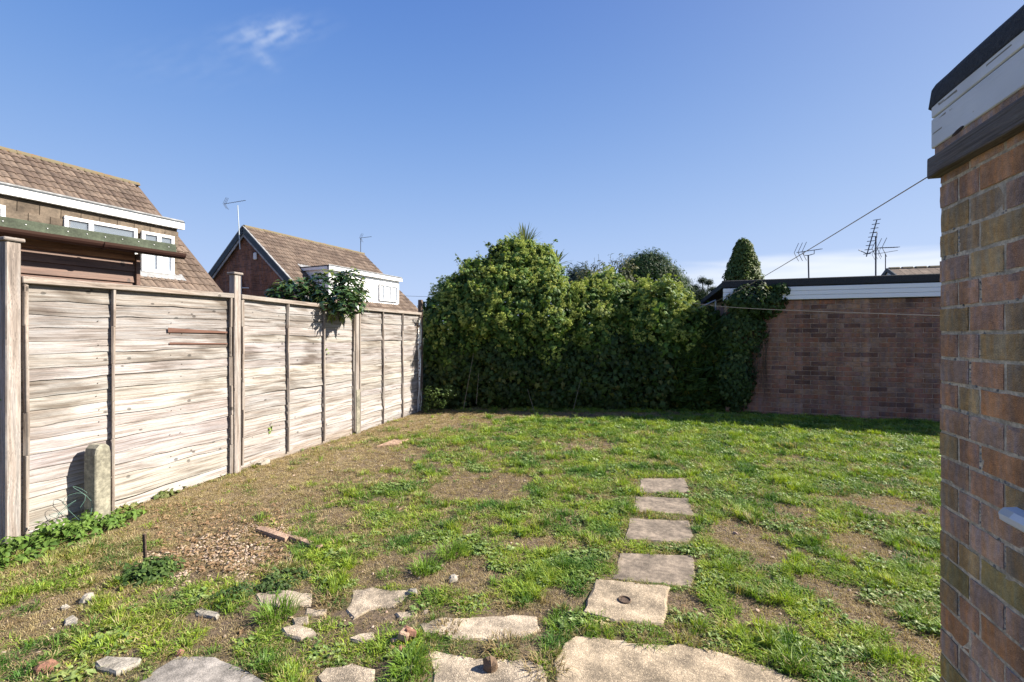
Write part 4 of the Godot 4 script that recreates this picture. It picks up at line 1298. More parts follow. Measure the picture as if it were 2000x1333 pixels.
	aerial("far_aerial", "small thin aerial above the low tiled roof at the right", P(1730, 530, 19.6), 0.75, Vector3.ZERO, [Vector3(-0.45, -0.02, 0), Vector3(0.5, 0.14, 0), 9], M.aerial)
	# masts behind the garage
	var mp := P(1711, 655, 11.6)
	aerial("tall_aerial", "tall dark aerial with two arrays behind the right half of the garage", Vector3(mp.x, 0, mp.z), 3.92, Vector3.ZERO, [Vector3(0.03, -0.30, 0), Vector3(0.56, -0.28, 0), 8], M.aerial, "second")
	mp = P(1585, 655, 12.0)
	aerial("slanted_aerial", "leaning dark aerial with a bracket behind the middle of the garage", Vector3(mp.x, 0, mp.z), 3.50, Vector3(-0.08, 0, 0), [Vector3(-0.27, 0.08, 0), Vector3(0.34, 0.17, 0), 9], M.aerial, "bracket")
	# the brick bungalow left of the garage, mostly behind the hedge
	var nb := thing("brick_annexe", "brick annexe with a white eaves board between hedge and garage", "house", P(1412, 655, 12.0) * Vector3(1, 0, 1), Basis(NX, Vector3.UP, Vector3(-NX.z, 0, NX.x)))
	put("wall", boxmesh(Vector3(3.4, 1.98, 3.0)), M.house_brick, nb, Transform3D(Basis(), Vector3(-1.75, 0.99, -1.5)))
	var nr := MB.new()
	nr.quad(Vector3(0.1, 2.36, 0.2), Vector3(-3.6, 2.02, 0.2), Vector3(-3.6, 2.0, -3.1), Vector3(0.1, 2.34, -3.1), Vector3.UP)
	nr.quad(Vector3(0.1, 2.36, 0.2), Vector3(-3.6, 2.02, 0.2), Vector3(-3.6, 1.94, 0.2), Vector3(0.1, 2.28, 0.2), Vector3.BACK)
	put("roof", nr.mesh(), M.slate_board, nb)
	put("eaves_board", bar(Vector3(-0.30, 2.10, 0.24), Vector3(0.13, 2.15, 0.24), Vector2(0.24, 0.03)), M.white, nb)
	put("corner_board", boxmesh(Vector3(0.13, 1.95, 0.05), 0.005), M.white, nb, Transform3D(Basis(), Vector3(0.04, 1.0, 0.06)))
	# a telephone wire far off
	var wire := MB.new()
	var wp := []
	var wr := []
	for i in 9:
		var f := i / 8.0
		wp.append(P(lerpf(690, 900, f), 571 + 9.0 * f + 3.0 * sin(PI * f), 24.0)); wr.append(0.008)
	wire.tube(wp, wr, 4)
	tag(put("telephone_wire", wire.mesh(), M.aerial), "faint telephone wire crossing the sky between white dormer and hedge", "wire")

# ---------------------------------------------------------------- the garage at the bottom of the garden
func build_garage() -> void:
	var o := Vector3(6.78, 0, -7.2)          # a point of its wall at the right; x runs left along the wall
	var u := -NX
	var w := -AX
	var t := thing("brick_garage", "flat roofed brick garage closing the garden, white board under dark felt", "garage", o, Basis(-u, Vector3.UP, w))
	var ln := 3.10
	var pitch := 0.24
	var ch := 0.0805
	put("mortar_bed", boxmesh(Vector3(ln + 5.0, 2.06, 0.2)), M.g_mortar, t, Transform3D(Basis(), Vector3(-ln * 0.5 + 2.5, 0.96, -0.105)))
	put("side_wall", boxmesh(Vector3(0.22, 2.06, 4.6)), M.g_mid, t, Transform3D(Basis(), Vector3(-ln + 0.11, 0.96, -2.51)))
	var shapes := []
	for i in 4: shapes.append(brick_mesh(Vector3(pitch - 0.011, ch - 0.012, 0.03), 0.004))
	var halfs := brick_mesh(Vector3(pitch * 0.5 - 0.011, ch - 0.012, 0.03), 0.004)
	var kinds := [M.g_mid, M.g_mid, M.g_mid, M.g_brown, M.g_brown, M.g_dark, M.g_red, M.g_pink, M.g_pink]
	var rest := MB.new()
	var count := 0
	for r in 25:
		var y := 0.02 + (r + 0.5) * ch - 0.03
		var x := -ln + (pitch * 0.5 if r % 2 else 0.0)
		while x < 4.7:
			var cx := x + pitch * 0.5
			var big := n2(cx * 0.9 + 4.0, y * 1.7)
			var mt: Material = kinds[rng.randi() % kinds.size()]
			if rng.randf() < 0.05 + 0.2 * clampf(big * 2.0, -0.4, 1.0): mt = M.g_dark
			var xf := Transform3D(Basis(Vector3.UP, R(-0.006, 0.006)), Vector3(cx, y, -0.012 + R(-0.0015, 0.0015)))
			var hidden := cx < -ln + 0.75 + maxf(0.0, (y - 1.2) * 0.7) or cx > 0.1
			if hidden or count >= 300:
				rest.box(xf, Vector3(pitch - 0.011, ch - 0.012, 0.03))
			else:
				put("brick", shapes[rng.randi() % 4], mt, t, xf)
				count += 1
			x += pitch
	put("hidden_brickwork", rest.mesh(), M.g_mid, t).set_meta("kind", "stuff")
	# eaves: white boards with a dark felt edge above, a flat roof behind
	for i in 3:
		put("fascia_board", boxmesh(Vector3(ln + 5.2, 0.071, 0.03), 0.005), M.white, t, Transform3D(Basis(), Vector3(-ln * 0.5 + 2.55, 2.045 + i * 0.074, 0.045 + 0.001 * i)))
	put("soffit", boxmesh(Vector3(ln + 5.18, 0.02, 0.06)), M.white, t, Transform3D(Basis(), Vector3(-ln * 0.5 + 2.55, 2.022, 0.0)))
	put("felt_edge", boxmesh(Vector3(ln + 5.24, 0.13, 0.05), 0.012), M.felt, t, Transform3D(Basis(), Vector3(-ln * 0.5 + 2.55, 2.305, 0.045)))
	put("flat_roof", boxmesh(Vector3(ln + 5.2, 0.10, 4.7)), M.felt, t, Transform3D(Basis(), Vector3(-ln * 0.5 + 2.55, 2.31, -2.33)))
	put("far_wall", boxmesh(Vector3(ln + 4.9, 2.2, 0.2)), M.g_mid, t, Transform3D(Basis(), Vector3(-ln * 0.5 + 2.5, 1.05, -4.6)))

# a brick seen close: its face a little uneven, its arrises worn
func rough_brick(size: Vector3) -> ArrayMesh:
	var m := MB.new()
	var sd := R(0, 300)
	var rows := []
	for j in 4:
		var r := PackedVector3Array()
		for i in 6:
			var x := (i / 5.0 - 0.5) * size.x
			var y := (j / 3.0 - 0.5) * size.y
			var rim := i == 0 or i == 5 or j == 0 or j == 3
			r.append(Vector3(x + 0.0022 * n2(sd + y * 60.0, x * 30.0), y + 0.0022 * n2(sd + x * 40.0, y * 60.0 + 9.0), size.z * 0.5 - (0.0014 + 0.0016 * n2(x * 50.0 + sd, y * 70.0) if rim else 0.0) + 0.0012 * n2(x * 25.0 + sd, y * 30.0)))
		rows.append(r)
	m.patch(rows, [], [], Vector3.BACK)
	var loop := []
	for i in 6: loop.append(rows[0][i])
	for j in range(1, 4): loop.append(rows[j][5])
	for i in range(4, -1, -1): loop.append(rows[3][i])
	for j in range(2, 0, -1): loop.append(rows[j][0])
	for i in loop.size():
		var a: Vector3 = loop[i]
		var b: Vector3 = loop[(i + 1) % loop.size()]
		m.quad(a, b, Vector3(b.x, b.y, -size.z * 0.5), Vector3(a.x, a.y, -size.z * 0.5), Vector3(a.x + b.x, (a.y + b.y) * 3.0, 0))
	return m.mesh()

func brick_mesh(size: Vector3, bev: float) -> ArrayMesh:
	var m := MB.new()
	m.box(Transform3D(), size, bev)
	for i in m.v.size():      # hand made: no edge quite straight, shared corners moved alike
		var p := m.v[i]
		m.v[i] = p + Vector3(n2(p.x * 31.0 + size.x * 999.0, p.y * 47.0 + p.z), n2(p.x * 17.0 + 5.0, p.y * 29.0 + p.z * 3.0), 0) * bev * 0.9
	return m.mesh()

# ---------------------------------------------------------------- the corner of the house beside the camera
func build_near_house() -> void:
	var c := Vector3(1.385, 0, -1.471)         # the corner nearest the lawn
	var t := thing("brick_outhouse", "corner of a flat roofed brick outhouse filling the right edge", "house", c, Basis(-AX, Vector3.UP, -NX))   # x runs along the wall towards the camera, z outwards
	var ln := 4.2
	var ch := 0.079
	var top := 2.20
	put("mortar_bed", boxmesh(Vector3(ln, top, 0.2)), M.mortar, t, Transform3D(Basis(), Vector3(ln * 0.5 + 0.002, top * 0.5 - 0.02, -0.1007)))
	put("end_wall", boxmesh(Vector3(0.2, top, 3.0)), M.b_red, t, Transform3D(Basis(), Vector3(0.102, top * 0.5 - 0.02, -1.71)))
	put("far_wall", boxmesh(Vector3(0.2, top, 3.0)), M.b_red, t, Transform3D(Basis(), Vector3(ln - 0.1, top * 0.5 - 0.02, -1.71)))
	put("inner_wall", boxmesh(Vector3(ln, top, 0.2)), M.b_red, t, Transform3D(Basis(), Vector3(ln * 0.5, top * 0.5 - 0.02, -3.2)))
	var kinds := [M.b_orange, M.b_red, M.b_pink, M.b_pink, M.b_plum, M.b_tan, M.b_brown, M.b_red]
	var low := [M.b_olive, M.b_brown, M.b_brown, M.b_tan, M.b_olive, M.b_plum, M.b_orange, M.b_brown]
	var joint := 0.011
	var rest := MB.new()
	var shared := {}
	for r in range(-1, 28):
		# a bed joint stands at the height of the photograph's row 650
		var y := EYE + 0.008 + (r - 17.5) * ch
		if y > top - 0.05 or y < -0.04: continue
		var cuts := [0.0, 0.1455, 0.29, 0.43, 0.65, 0.87, 1.09] if r % 2 == 0 else [0.0, 0.0937, 0.1914, 0.38, 0.60, 0.78, 0.98]
		for i in cuts.size() - 1:
			var x0: float = cuts[i] + (joint * 0.5 if i else 0.0)
			var x1: float = cuts[i + 1] - joint * 0.5
			var key := "%d_%d_%d" % [r % 2, i, r % 3]
			if not shared.has(key): shared[key] = rough_brick(Vector3(x1 - x0, ch - joint, 0.05))
			var mix := low if r < 11 and rng.randf() < 0.8 - 0.03 * r else kinds
			var mt: Material = mix[rng.randi() % mix.size()]
			if i == 2 and r == 23: mt = M.b_orange
			put("brick", shared[key], mt, t, Transform3D(Basis(Vector3.UP, R(-0.01, 0.01)) * Basis(Vector3.BACK, R(-0.004, 0.004)), Vector3((x0 + x1) * 0.5, y + R(-0.001, 0.001), -0.0225 + R(-0.0014, 0.0014))))
		var x := 1.09 if r % 2 == 0 else 0.98
		while x < ln - 0.1:
			rest.box(Transform3D(Basis(), Vector3(x + 0.11 + joint * 0.5, y, -0.0225)), Vector3(0.209, ch - joint, 0.05))
			x += 0.22
		# white crumbs of old render left in the upright joints
		for i in range(1, 3):
			if rng.randf() < 0.30:
				var b := MB.new()
				for q in 5: b.box(Transform3D(Basis.from_euler(Vector3(R(0, 3), R(0, 3), R(0, 3))), Vector3(R(-0.002, 0.002), -0.026 + q * 0.013 + R(-0.004, 0.004), 0)), Vector3(0.009, 0.011, 0.006), 0.002)
				put("render_crumbs", b.mesh(), M.mortar_white, t, Transform3D(Basis(), Vector3(cuts[i], y, -0.004))).set_meta("kind", "stuff")
	put("unseen_brickwork", rest.mesh(), M.b_red, t).set_meta("kind", "stuff")
	var crumbs := MB.new()
	for i in 420:
		var r := rng.randi_range(0, 25)
		var x := R(0.0, 0.42)
		if n2(x * 9.0, r * 3.1) < 0.05: continue
		crumbs.box(Transform3D(Basis.from_euler(Vector3(R(0, 3), R(0, 3), R(0, 3))), Vector3(x, EYE + 0.008 + (r - 17.0) * ch + R(-0.004, 0.004), R(-0.006, -0.001))), Vector3.ONE * R(0.003, 0.008), 0.001)
	put("joint_crumbs", crumbs.mesh(), M.mortar_white, t).set_meta("kind", "stuff")
	# the old timber laid along the wall top
	var bm := MB.new()
	var rows := []
	var prof := [[-0.02, 0.0], [0.033, 0.002], [0.036, 0.005], [0.037, 0.060], [0.033, 0.066], [-0.02, 0.072]]
	for p in prof:
		var r := PackedVector3Array()
		for i in 40:
			var x := -0.004 + 0.075 * i
			r.append(Vector3(x, p[1] + 0.004 * n2(x * 9.0, p[1] * 90.0), p[0] + 0.004 * n2(x * 7.0 + 9.0, p[1] * 60.0)))
		rows.append(r)
	for j in prof.size() - 1:
		var uv := []
		for q in 2:
			var l := PackedVector2Array()
			for p in rows[j + q]: l.append(Vector2(p.x * 0.9, p.y * 2.0 + p.z * 2.0))
			uv.append(l)
		bm.patch([rows[j], rows[j + 1]], uv, [], Vector3(0, [-1, -0.5, 0, 0.6, 1][j], [0.1, 1, 1, 1, 0.1][j]))
	for j in prof.size() - 2: bm.tri(rows[0][0], rows[j + 1][0], rows[j + 2][0], Vector3.LEFT)
	put("old_timber", bm.mesh(), M.old_beam, t, Transform3D(Basis(), Vector3(0, 1.908, 0)))
	# painted fascia in two boards, felt edge, roof
	var fa := MB.new()
	fa.box(Transform3D(Basis(), Vector3(ln * 0.5 + 0.001, 2.050, 0.018)), Vector3(ln, 0.095, 0.016), 0.003, 1.0)
	put("fascia_board", fa.mesh(), M.flake, t)
	var fb := MB.new()
	fb.box(Transform3D(Basis(), Vector3(ln * 0.5 + 0.004, 2.120, 0.017)), Vector3(ln, 0.040, 0.020), 0.003, 1.0, Vector2(0.3, 0.4))
	put("upper_fascia_board", fb.mesh(), M.flake, t)
	var fe := MB.new()
	var er := []
	for p in [[-0.02, 2.220], [0.010, 2.214], [0.022, 2.196], [0.030, 2.138], [0.022, 2.132]]:
		var r := PackedVector3Array()
		for i in 60:
			var x := -0.006 + 0.07 * i
			r.append(Vector3(x, p[1] + 0.003 * n2(x * 9.0, p[1] * 30.0), p[0] + 0.003 * n2(x * 7.0, p[1] * 50.0)))
		er.append(r)
	fe.patch(er, [], [], Vector3(0, 0.6, 1))
	for j in 3: fe.tri(er[0][0] + Vector3(0, -0.1, 0), er[j][0], er[j + 1][0], Vector3.LEFT)
	put("felt_edge", fe.mesh(), M.felt, t)
	put("flat_roof", boxmesh(Vector3(ln, 0.10, 3.3)), M.felt, t, Transform3D(Basis(), Vector3(ln * 0.5 - 0.01, 2.180, -1.662)))
	put("wall_plate", boxmesh(Vector3(ln, 0.1, 0.06)), M.b_plum, t, Transform3D(Basis(), Vector3(ln * 0.5 + 0.01, 2.0, -0.01)))
	# rusty ring hanging on the timber
	var rg := MB.new()
	var rp := []
	var rr := []
	for i in 15:
		rp.append(Vector3(0.014 * cos(TAU * i / 14), 0.014 * sin(TAU * i / 14), 0)); rr.append(0.0028)
	rg.tube(rp, rr, 6)
	put("iron_ring", rg.mesh(), M.rust, t, Transform3D(Basis(Vector3.RIGHT, -0.7), Vector3(0.19, 1.985, 0.05)))
	# end of a window sill, and the window beyond it
	var sl := MB.new()
	sl.box(Transform3D(Basis(Vector3.RIGHT, 0.16), Vector3(0.325 + 0.7, 0.945, 0.005)), Vector3(1.4, 0.040, 0.07), 0.012, 1.0)
	put("window_sill", sl.mesh(), M.flake, t)
	var wf := MB.new()
	for s in [[1.06, 1.02, 1.02, 0.05], [1.06, 1.82, 1.02, 0.05]]: wf.box(Transform3D(Basis(), Vector3(s[0], s[1], 0.006)), Vector3(s[2], s[3], 0.03), 0.004)
	for x in [0.575, 1.545]: wf.box(Transform3D(Basis(), Vector3(x, 1.42, 0.006)), Vector3(0.05, 0.748, 0.03), 0.004)
	put("window_frame", wf.mesh(), M.white, t)
	put("pane", boxmesh(Vector3(0.92, 0.75, 0.012)), M.glass, t, Transform3D(Basis(), Vector3(1.06, 1.42, 0.004)))

# ---------------------------------------------------------------- washing lines
func build_lines() -> void:
	var a := Vector3(1.385, 0, -1.471) + AX * 0.006 - NX * 0.034 + Vector3(0, 1.915, 0)
	var b := P(1396, 590, 8.6)
	var m := MB.new()
	var pts := []
	var rad := []
	for i in 25:
		var f := i / 24.0
		pts.append(a.lerp(b, f) - Vector3(0, 0.035 * sin(PI * f), 0)); rad.append(0.0020 + 0.002 * f)
	m.tube(pts, rad, 5)
	tag(put("washing_line", m.mesh(), M.cord), "washing line rising from the hedge to the outhouse timber", "washing line")
	var c := P(1352, 592, 8.2)
	var d := Vector3(1.385, 0, -1.471) + Vector3(0, 1.461, 0) + NX * 0.03 + AX * 0.004
	m = MB.new()
	pts = []
	rad = []
	for i in 25:
		var f := i / 24.0
		pts.append(c.lerp(d, f) - Vector3(0, 0.025 * sin(PI * f), 0)); rad.append(0.0018 + 0.002 * (1.0 - f))
	m.tube(pts, rad, 5)
	tag(put("slack_line", m.mesh(), M.cord), "slack pale line running level before the garage wall", "washing line")
	# the pole they hang from, among the hedge
	var t := thing("line_pole", "metal washing line pole with a slanting arm, sunk in the hedge", "pole", Vector3(P(1398, 655, 8.62).x, 0, -8.62))
	var p := MB.new()
	p.tube([Vector3(0, 0, 0), Vector3(0, 2.05, 0)], [0.022, 0.022], 8)
	put("shaft", p.mesh(), M.metal, t)
	var q := MB.new()
	q.tube([Vector3(0.0, 2.06, 0), Vector3(-0.42, 1.88, 0.1)], [0.014, 0.014], 6)
	put("arm", q.mesh(), M.metal, t)

# ---------------------------------------------------------------- shrubs, ivy and trees
func cluster(cnt: int, spread: float, size: float, kind: String, flat := 1.0) -> ArrayMesh:
	var m := MB.new()
	for i in cnt:
		var p := Vector3(R(-1, 1), R(-1, 1) * flat, R(-1, 1))
		if p.length() > 1.0: p = p.normalized() * R(0.6, 1.0)
		var up := (p * 0.7 + Vector3(R(-0.6, 0.6), 0.7, R(-0.6, 0.6))).normalized()
		var tone := R(0.7, 1.3)
		m.col = Color(tone * R(0.9, 1.15), tone, tone * R(0.8, 1.15))
		var xf := Transform3D(turned(up, R(0, TAU), 1.0), p * spread)
		var s := size * R(0.65, 1.2)
		if kind == "ivy": m.ivy(xf, s)
		elif kind == "long": m.leaf(xf, s, s * 0.28, 0.4, 0.25)
		elif kind == "needle": m.leaf(xf, s, s * 0.16, 0.3, 0.1)
		elif kind == "oval": m.leaf(xf, s, s * 0.45, 0.35, 0.2)
		else: m.leaf(xf, s, s * 0.6, 0.3, 0.15)
	return m.mesh()

func umbel() -> ArrayMesh:      # the round flower heads of old ivy
	var m := MB.new()
	for h in 6:
		var c := Vector3(R(-1, 1), R(-0.2, 1), R(-1, 1)) * 0.045
		for i in 14:
			var d := Vector3(R(-1, 1), R(-0.5, 1), R(-1, 1)).normalized()
			var tone := R(0.75, 1.2)
			m.col = Color(tone, tone, tone)
			var x := d.cross(Vector3(0.3, 0.8, 0.5)).normalized() * 0.0065
			var y := d.cross(x).normalized() * 0.0065
			var p := c + d * 0.017
			m.tri(p + x, p - x * 0.5 + y, p - x * 0.5 - y, d)
			m.tri(c, p + x * 0.3, p - x * 0.3, d.cross(x))
	return m.mesh()

# spreads copies over the outer shell of overlapping ellipsoids [centre, radii]
func shell(blobs: Array, per: float, depth: float, rough: float, fn: Callable) -> void:
	for bi in blobs.size():
		var c: Vector3 = blobs[bi][0]
		var r: Vector3 = blobs[bi][1]
		var area := 4.0 * PI * pow((pow(r.x * r.y, 1.6) + pow(r.x * r.z, 1.6) + pow(r.y * r.z, 1.6)) / 3.0, 1.0 / 1.6)
		for i in int(area * per):
			var d := Vector3(rng.randfn(), rng.randfn(), rng.randfn()).normalized()
			var k := 1.0 + rough * (n2(d.x * 2.5 + c.x * 3.0 + d.z, d.y * 2.5 + c.z * 3.0) + 0.5 * n2(d.x * 7.0 + c.x, d.y * 7.0 + d.z * 5.0))
			var q := k * (1.0 - depth * rng.randf() * rng.randf())
			var p := c + d * r * q
			if p.y < 0.02: continue
			var inside := false
			for bj in blobs.size():
				if bj == bi: continue
				var e: Vector3 = (p - blobs[bj][0]) / blobs[bj][1]
				if e.length() < 0.72:
					inside = true
					break
			if inside: continue
			fn.call(p, (d / r).normalized(), q)

func stems_mesh(at: Array, h: float, spread: float, r: float) -> ArrayMesh:
	var m := MB.new()
	for a in at:
		var p: Vector3 = a
		var dx := R(-1, 1) * spread
		var dz := R(-1, 1) * spread
		m.tube([p, p + Vector3(dx * 0.3, h * 0.4, dz * 0.3), p + Vector3(dx, h, dz)], [r * R(0.8, 1.2), r * 0.8, r * 0.4], 6, 2.0)
	return m.mesh()

func bush(called: String, label: String, category: String, blobs: Array, mesh: Mesh, per: float, depth: float, rough: float, cols: Array, material: Material, scale := Vector2(0.75, 1.25), stems := true) -> Node3D:
	var base := Vector3.ZERO
	for b in blobs: base += b[0] / blobs.size()
	base.y = 0.0
	var t := thing(called, label, category, base)
	var buf := PackedFloat32Array()
	shell(blobs, per, depth, rough, func(p: Vector3, d: Vector3, q: float) -> void:
		var patchy := clampf(0.5 + 0.9 * n2(p.x * 2.3, p.y * 2.3 + p.z * 1.7) + 0.3 * n2(p.x * 9.0, p.y * 9.0), 0, 1)
		var c: Color = cols[0].lerp(cols[1], patchy) * R(0.75, 1.25)
		if cols.size() > 2 and rng.randf() < 0.06: c = cols[2]
		add_copy(buf, turned((d + Vector3(R(-0.5, 0.5), R(-0.2, 0.6), R(-0.5, 0.5))).normalized(), R(0, TAU), R(scale.x, scale.y)), p - base, c))
	many("foliage", mesh, buf, material, t)
	if stems:
		var sm := MB.new()
		for b in blobs:
			for i in 3:
				var a := Vector3(b[0].x + R(-0.35, 0.35) * b[1].x, -0.05, b[0].z + R(-0.3, 0.3) * b[1].z) - base
				var hi: float = b[0].y + b[1].y * 0.3
				var lean := Vector3(R(-0.2, 0.2) * b[1].x, hi, R(-0.2, 0.2) * b[1].z)
				sm.tube([a, a + lean * Vector3(0.3, 0.45, 0.3), a + lean], [0.03, 0.022, 0.01], 6, 2.0)
		put("stems", sm.mesh(), M.bark, t)
	return t

func B(px: float, py: float, d: float, rx: float, ry: float, rz: float) -> Array:
	return [P(px, py, d), Vector3(rx, ry, rz)]

func build_hedge() -> void:
	var ivy := cluster(9, 0.10, 0.062, "ivy")
	var ivy_far := cluster(8, 0.11, 0.07, "ivy")
	var um := umbel()
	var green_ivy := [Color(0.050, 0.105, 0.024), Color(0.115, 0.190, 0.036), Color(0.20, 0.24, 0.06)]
	var mounds := [
		["ivy_mound", "tall mound of flowering ivy filling the hedge's left end", [B(985, 620, 9.25, 1.0, 1.08, 0.9), B(880, 650, 9.1, 0.52, 0.92, 0.7), B(1070, 640, 9.1, 0.50, 1.10, 0.75), B(935, 610, 9.2, 0.66, 0.92, 0.75), B(1006, 535, 9.4, 0.60, 0.62, 0.55), B(1050, 545, 9.35, 0.42, 0.62, 0.5)], 0.8],
		["ivy_mound", "middle mound of ivy between the two brighter mounds", [B(1150, 650, 9.2, 0.62, 0.95, 0.75), B(1185, 610, 9.35, 0.58, 0.74, 0.65)], 0.6],
		["ivy_mound", "low rounded mound of flowering ivy right of the middle, before a dark conifer", [B(1278, 640, 8.95, 0.66, 0.86, 0.72), B(1315, 640, 8.85, 0.46, 0.62, 0.6)], 0.85]]
	for e in mounds:
		var t := bush(e[0], e[1], "ivy", e[2], ivy, 150.0, 0.34, 0.24, green_ivy, M.leaf, Vector2(0.6, 1.5))
		var buf := PackedFloat32Array()
		var base := t.position
		var share: float = e[3]
		shell(e[2], 130.0, 0.06, 0.20, func(p: Vector3, d: Vector3, q: float) -> void:
			if rng.randf() > share * smoothstep(0.75, 1.9, p.y + 0.4 * n2(p.x * 2.0, 7.0)) * (0.85 + 1.3 * n2(p.x * 2.6, p.y * 2.6 + p.z)): return
			var c := Color(0.32, 0.42, 0.08).lerp(Color(0.56, 0.60, 0.16), rng.randf())
			add_copy(buf, turned((d + Vector3.UP * 0.7).normalized(), R(0, TAU), R(0.9, 1.5)), p + d * 0.07 - base, c))
		many("flower_heads", um, buf, M.bloom, t)
		# shoots that stick out of the mound
		var so := MB.new()
		var spots := []
		shell(e[2], 9.0, 0.02, 0.20, func(p: Vector3, d: Vector3, q: float) -> void:
			if p.y > 1.3: spots.append([p - base, d]))
		for q in spots:
			var h := R(0.10, 0.36)
			var a: Vector3 = q[0]
			var b: Vector3 = a + (q[1] + Vector3(R(-0.6, 0.6), R(0.0, 0.9), R(-0.6, 0.6))).normalized() * h
			so.col = Color(0.12, 0.10, 0.05)
			so.tube([a, b], [0.005, 0.003], 4)
			for k in int(h * 34.0):
				so.col = Color(0.085, 0.15, 0.03).lerp(Color(0.20, 0.26, 0.06), rng.randf())
				so.ivy(Transform3D(turned(Vector3(R(-1, 1), 1.0, R(-1, 1)), R(0, TAU), 1.0), a.lerp(b, R(0.1, 1.0)) + Vector3(R(-1, 1), R(-1, 1), R(-1, 1)) * 0.025), R(0.035, 0.07))
		put("shoots", so.mesh(), M.leaf, t)
	# the dark skirt below
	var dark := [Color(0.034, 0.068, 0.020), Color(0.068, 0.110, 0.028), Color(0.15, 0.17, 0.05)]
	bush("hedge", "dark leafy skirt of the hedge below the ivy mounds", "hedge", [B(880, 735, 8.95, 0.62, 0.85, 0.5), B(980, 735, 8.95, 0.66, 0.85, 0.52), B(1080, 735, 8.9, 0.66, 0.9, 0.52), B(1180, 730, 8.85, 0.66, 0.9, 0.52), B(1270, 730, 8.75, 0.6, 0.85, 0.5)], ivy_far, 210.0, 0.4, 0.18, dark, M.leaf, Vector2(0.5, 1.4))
	# long drooping shrub at the right end, by the garage
	var droop := MB.new()
	for i in 16:
		var a := R(0, TAU)
		var d := Vector3(cos(a), 0, sin(a)) * R(0.02, 0.10)
		var tone := R(0.7, 1.3)
		droop.col = Color(tone, tone, tone * 0.9)
		var s := Vector3(-d.z, 0, d.x).normalized() * 0.006
		var p0 := d * 0.2; var p1 := d + Vector3(0, -0.12, 0); var p2 := d * 1.5 + Vector3(0, -R(0.24, 0.4), 0)
		droop.quad(p0 - s, p0 + s, p1 + s, p1 - s, d)
		droop.tri(p1 - s, p1 + s, p2, d)
	var dr := droop.mesh()
	bush("drooping_shrub", "dark shrub with long drooping stems, between ivy mound and garage", "shrub", [B(1345, 735, 8.6, 0.58, 0.86, 0.5), B(1405, 720, 8.45, 0.44, 0.92, 0.5), B(1375, 670, 8.7, 0.5, 0.72, 0.5)], dr, 190.0, 0.3, 0.12, [Color(0.040, 0.085, 0.020), Color(0.080, 0.135, 0.030), Color(0.20, 0.19, 0.04)], M.leaf)
	bush("garage_ivy", "dark ivy climbing over the garage's left corner and felt edge", "ivy", [[P(1478, 590, 8.02), Vector3(0.48, 0.30, 0.24)], [P(1452, 650, 8.1), Vector3(0.36, 0.50, 0.22)], [P(1436, 735, 8.12), Vector3(0.30, 0.60, 0.22)], [P(1522, 568, 7.94), Vector3(0.17, 0.13, 0.14)], [P(1440, 585, 8.25), Vector3(0.20, 0.18, 0.2)]], ivy, 300.0, 0.3, 0.14, [Color(0.030, 0.062, 0.020), Color(0.060, 0.100, 0.026), Color(0.14, 0.17, 0.05)], M.leaf, Vector2(0.6, 1.05), false)
	# hanging strands on the garage wall
	var st := MB.new()
	var stp := []
	for i in 26:
		var p := P(R(1466, 1500), R(640, 700), 7.93)
		st.tube([p, p + Vector3(R(-0.05, 0.05), -R(0.2, 0.4), 0.0), p + Vector3(R(-0.12, 0.08), -R(0.5, 0.9), 0.0)], [0.004, 0.003, 0.002], 4)
	tag(put("bare_ivy", st.mesh(), M.stem), "thin bare ivy stems hanging on the garage brickwork", "ivy")
	# pale dead stalks in the shade of the hedge
	var ds := MB.new()
	for q in [[905, 800, 925, 690], [930, 790, 935, 730], [1340, 700, 1345, 740], [1120, 800, 1135, 740], [1046, 812, 1030, 760]]:
		ds.tube([P(q[0], q[1], 8.32), P(q[2], q[3], 8.40)], [0.004, 0.002], 5)
	tag(put("dead_stalks", ds.mesh(), M.cord), "pale dead stalks in the dark foot of the hedge", "stalks", "", "stuff")
	# cordyline behind the tall mound
	cordyline("cordyline", "spiky cordyline crown rising over the tall ivy mound", P(1024, 490, 10.2), 0.66, 110, 0.026, 1.0)
	cordyline("cordyline", "second spiky crown at the tall ivy mound's right shoulder", P(1084, 520, 10.0), 0.46, 40, 0.04, 0.8)
	# loose feathery shrub in the gap
	var fe := bush("feathery_shrub", "loose grey leaved shrub with airy tips behind the middle mound", "shrub", [B(1180, 560, 10.6, 0.62, 0.62, 0.5), B(1215, 545, 10.7, 0.36, 0.5, 0.4)], cluster(8, 0.14, 0.10, "long"), 42.0, 0.5, 0.25, [Color(0.085, 0.105, 0.055), Color(0.15, 0.16, 0.085), Color(0.22, 0.2, 0.12)], M.leaf)
	var sp := MB.new()
	for i in 18:
		var p := P(R(1160, 1235), 548, 10.6) - fe.position
		var h := R(0.28, 0.62)
		var top := p + Vector3(R(-0.12, 0.12), h, 0)
		sp.col = Color(0.10, 0.12, 0.07)
		sp.tube([p, top], [0.006, 0.003], 4)
		for k in 9:
			var f := R(0.25, 1.0)
			sp.col = Color(0.075, 0.10, 0.06) * R(0.8, 1.4)
			sp.leaf(Transform3D(turned(Vector3(R(-1, 1), 1.0, R(-1, 1)), R(0, TAU), 1.0), p.lerp(top, f)), R(0.07, 0.12), 0.022, 0.3, 0.3)
	put("airy_tips", sp.mesh(), M.leaf, fe)
	var nd := cluster(16, 0.16, 0.13, "needle")
	bush("blue_conifer", "blue grey conifer tip left of the feathery shrub", "conifer", [B(1132, 560, 11.4, 0.34, 0.48, 0.34)], nd, 120.0, 0.5, 0.2, [Color(0.045, 0.075, 0.070), Color(0.075, 0.105, 0.10)], M.leaf)
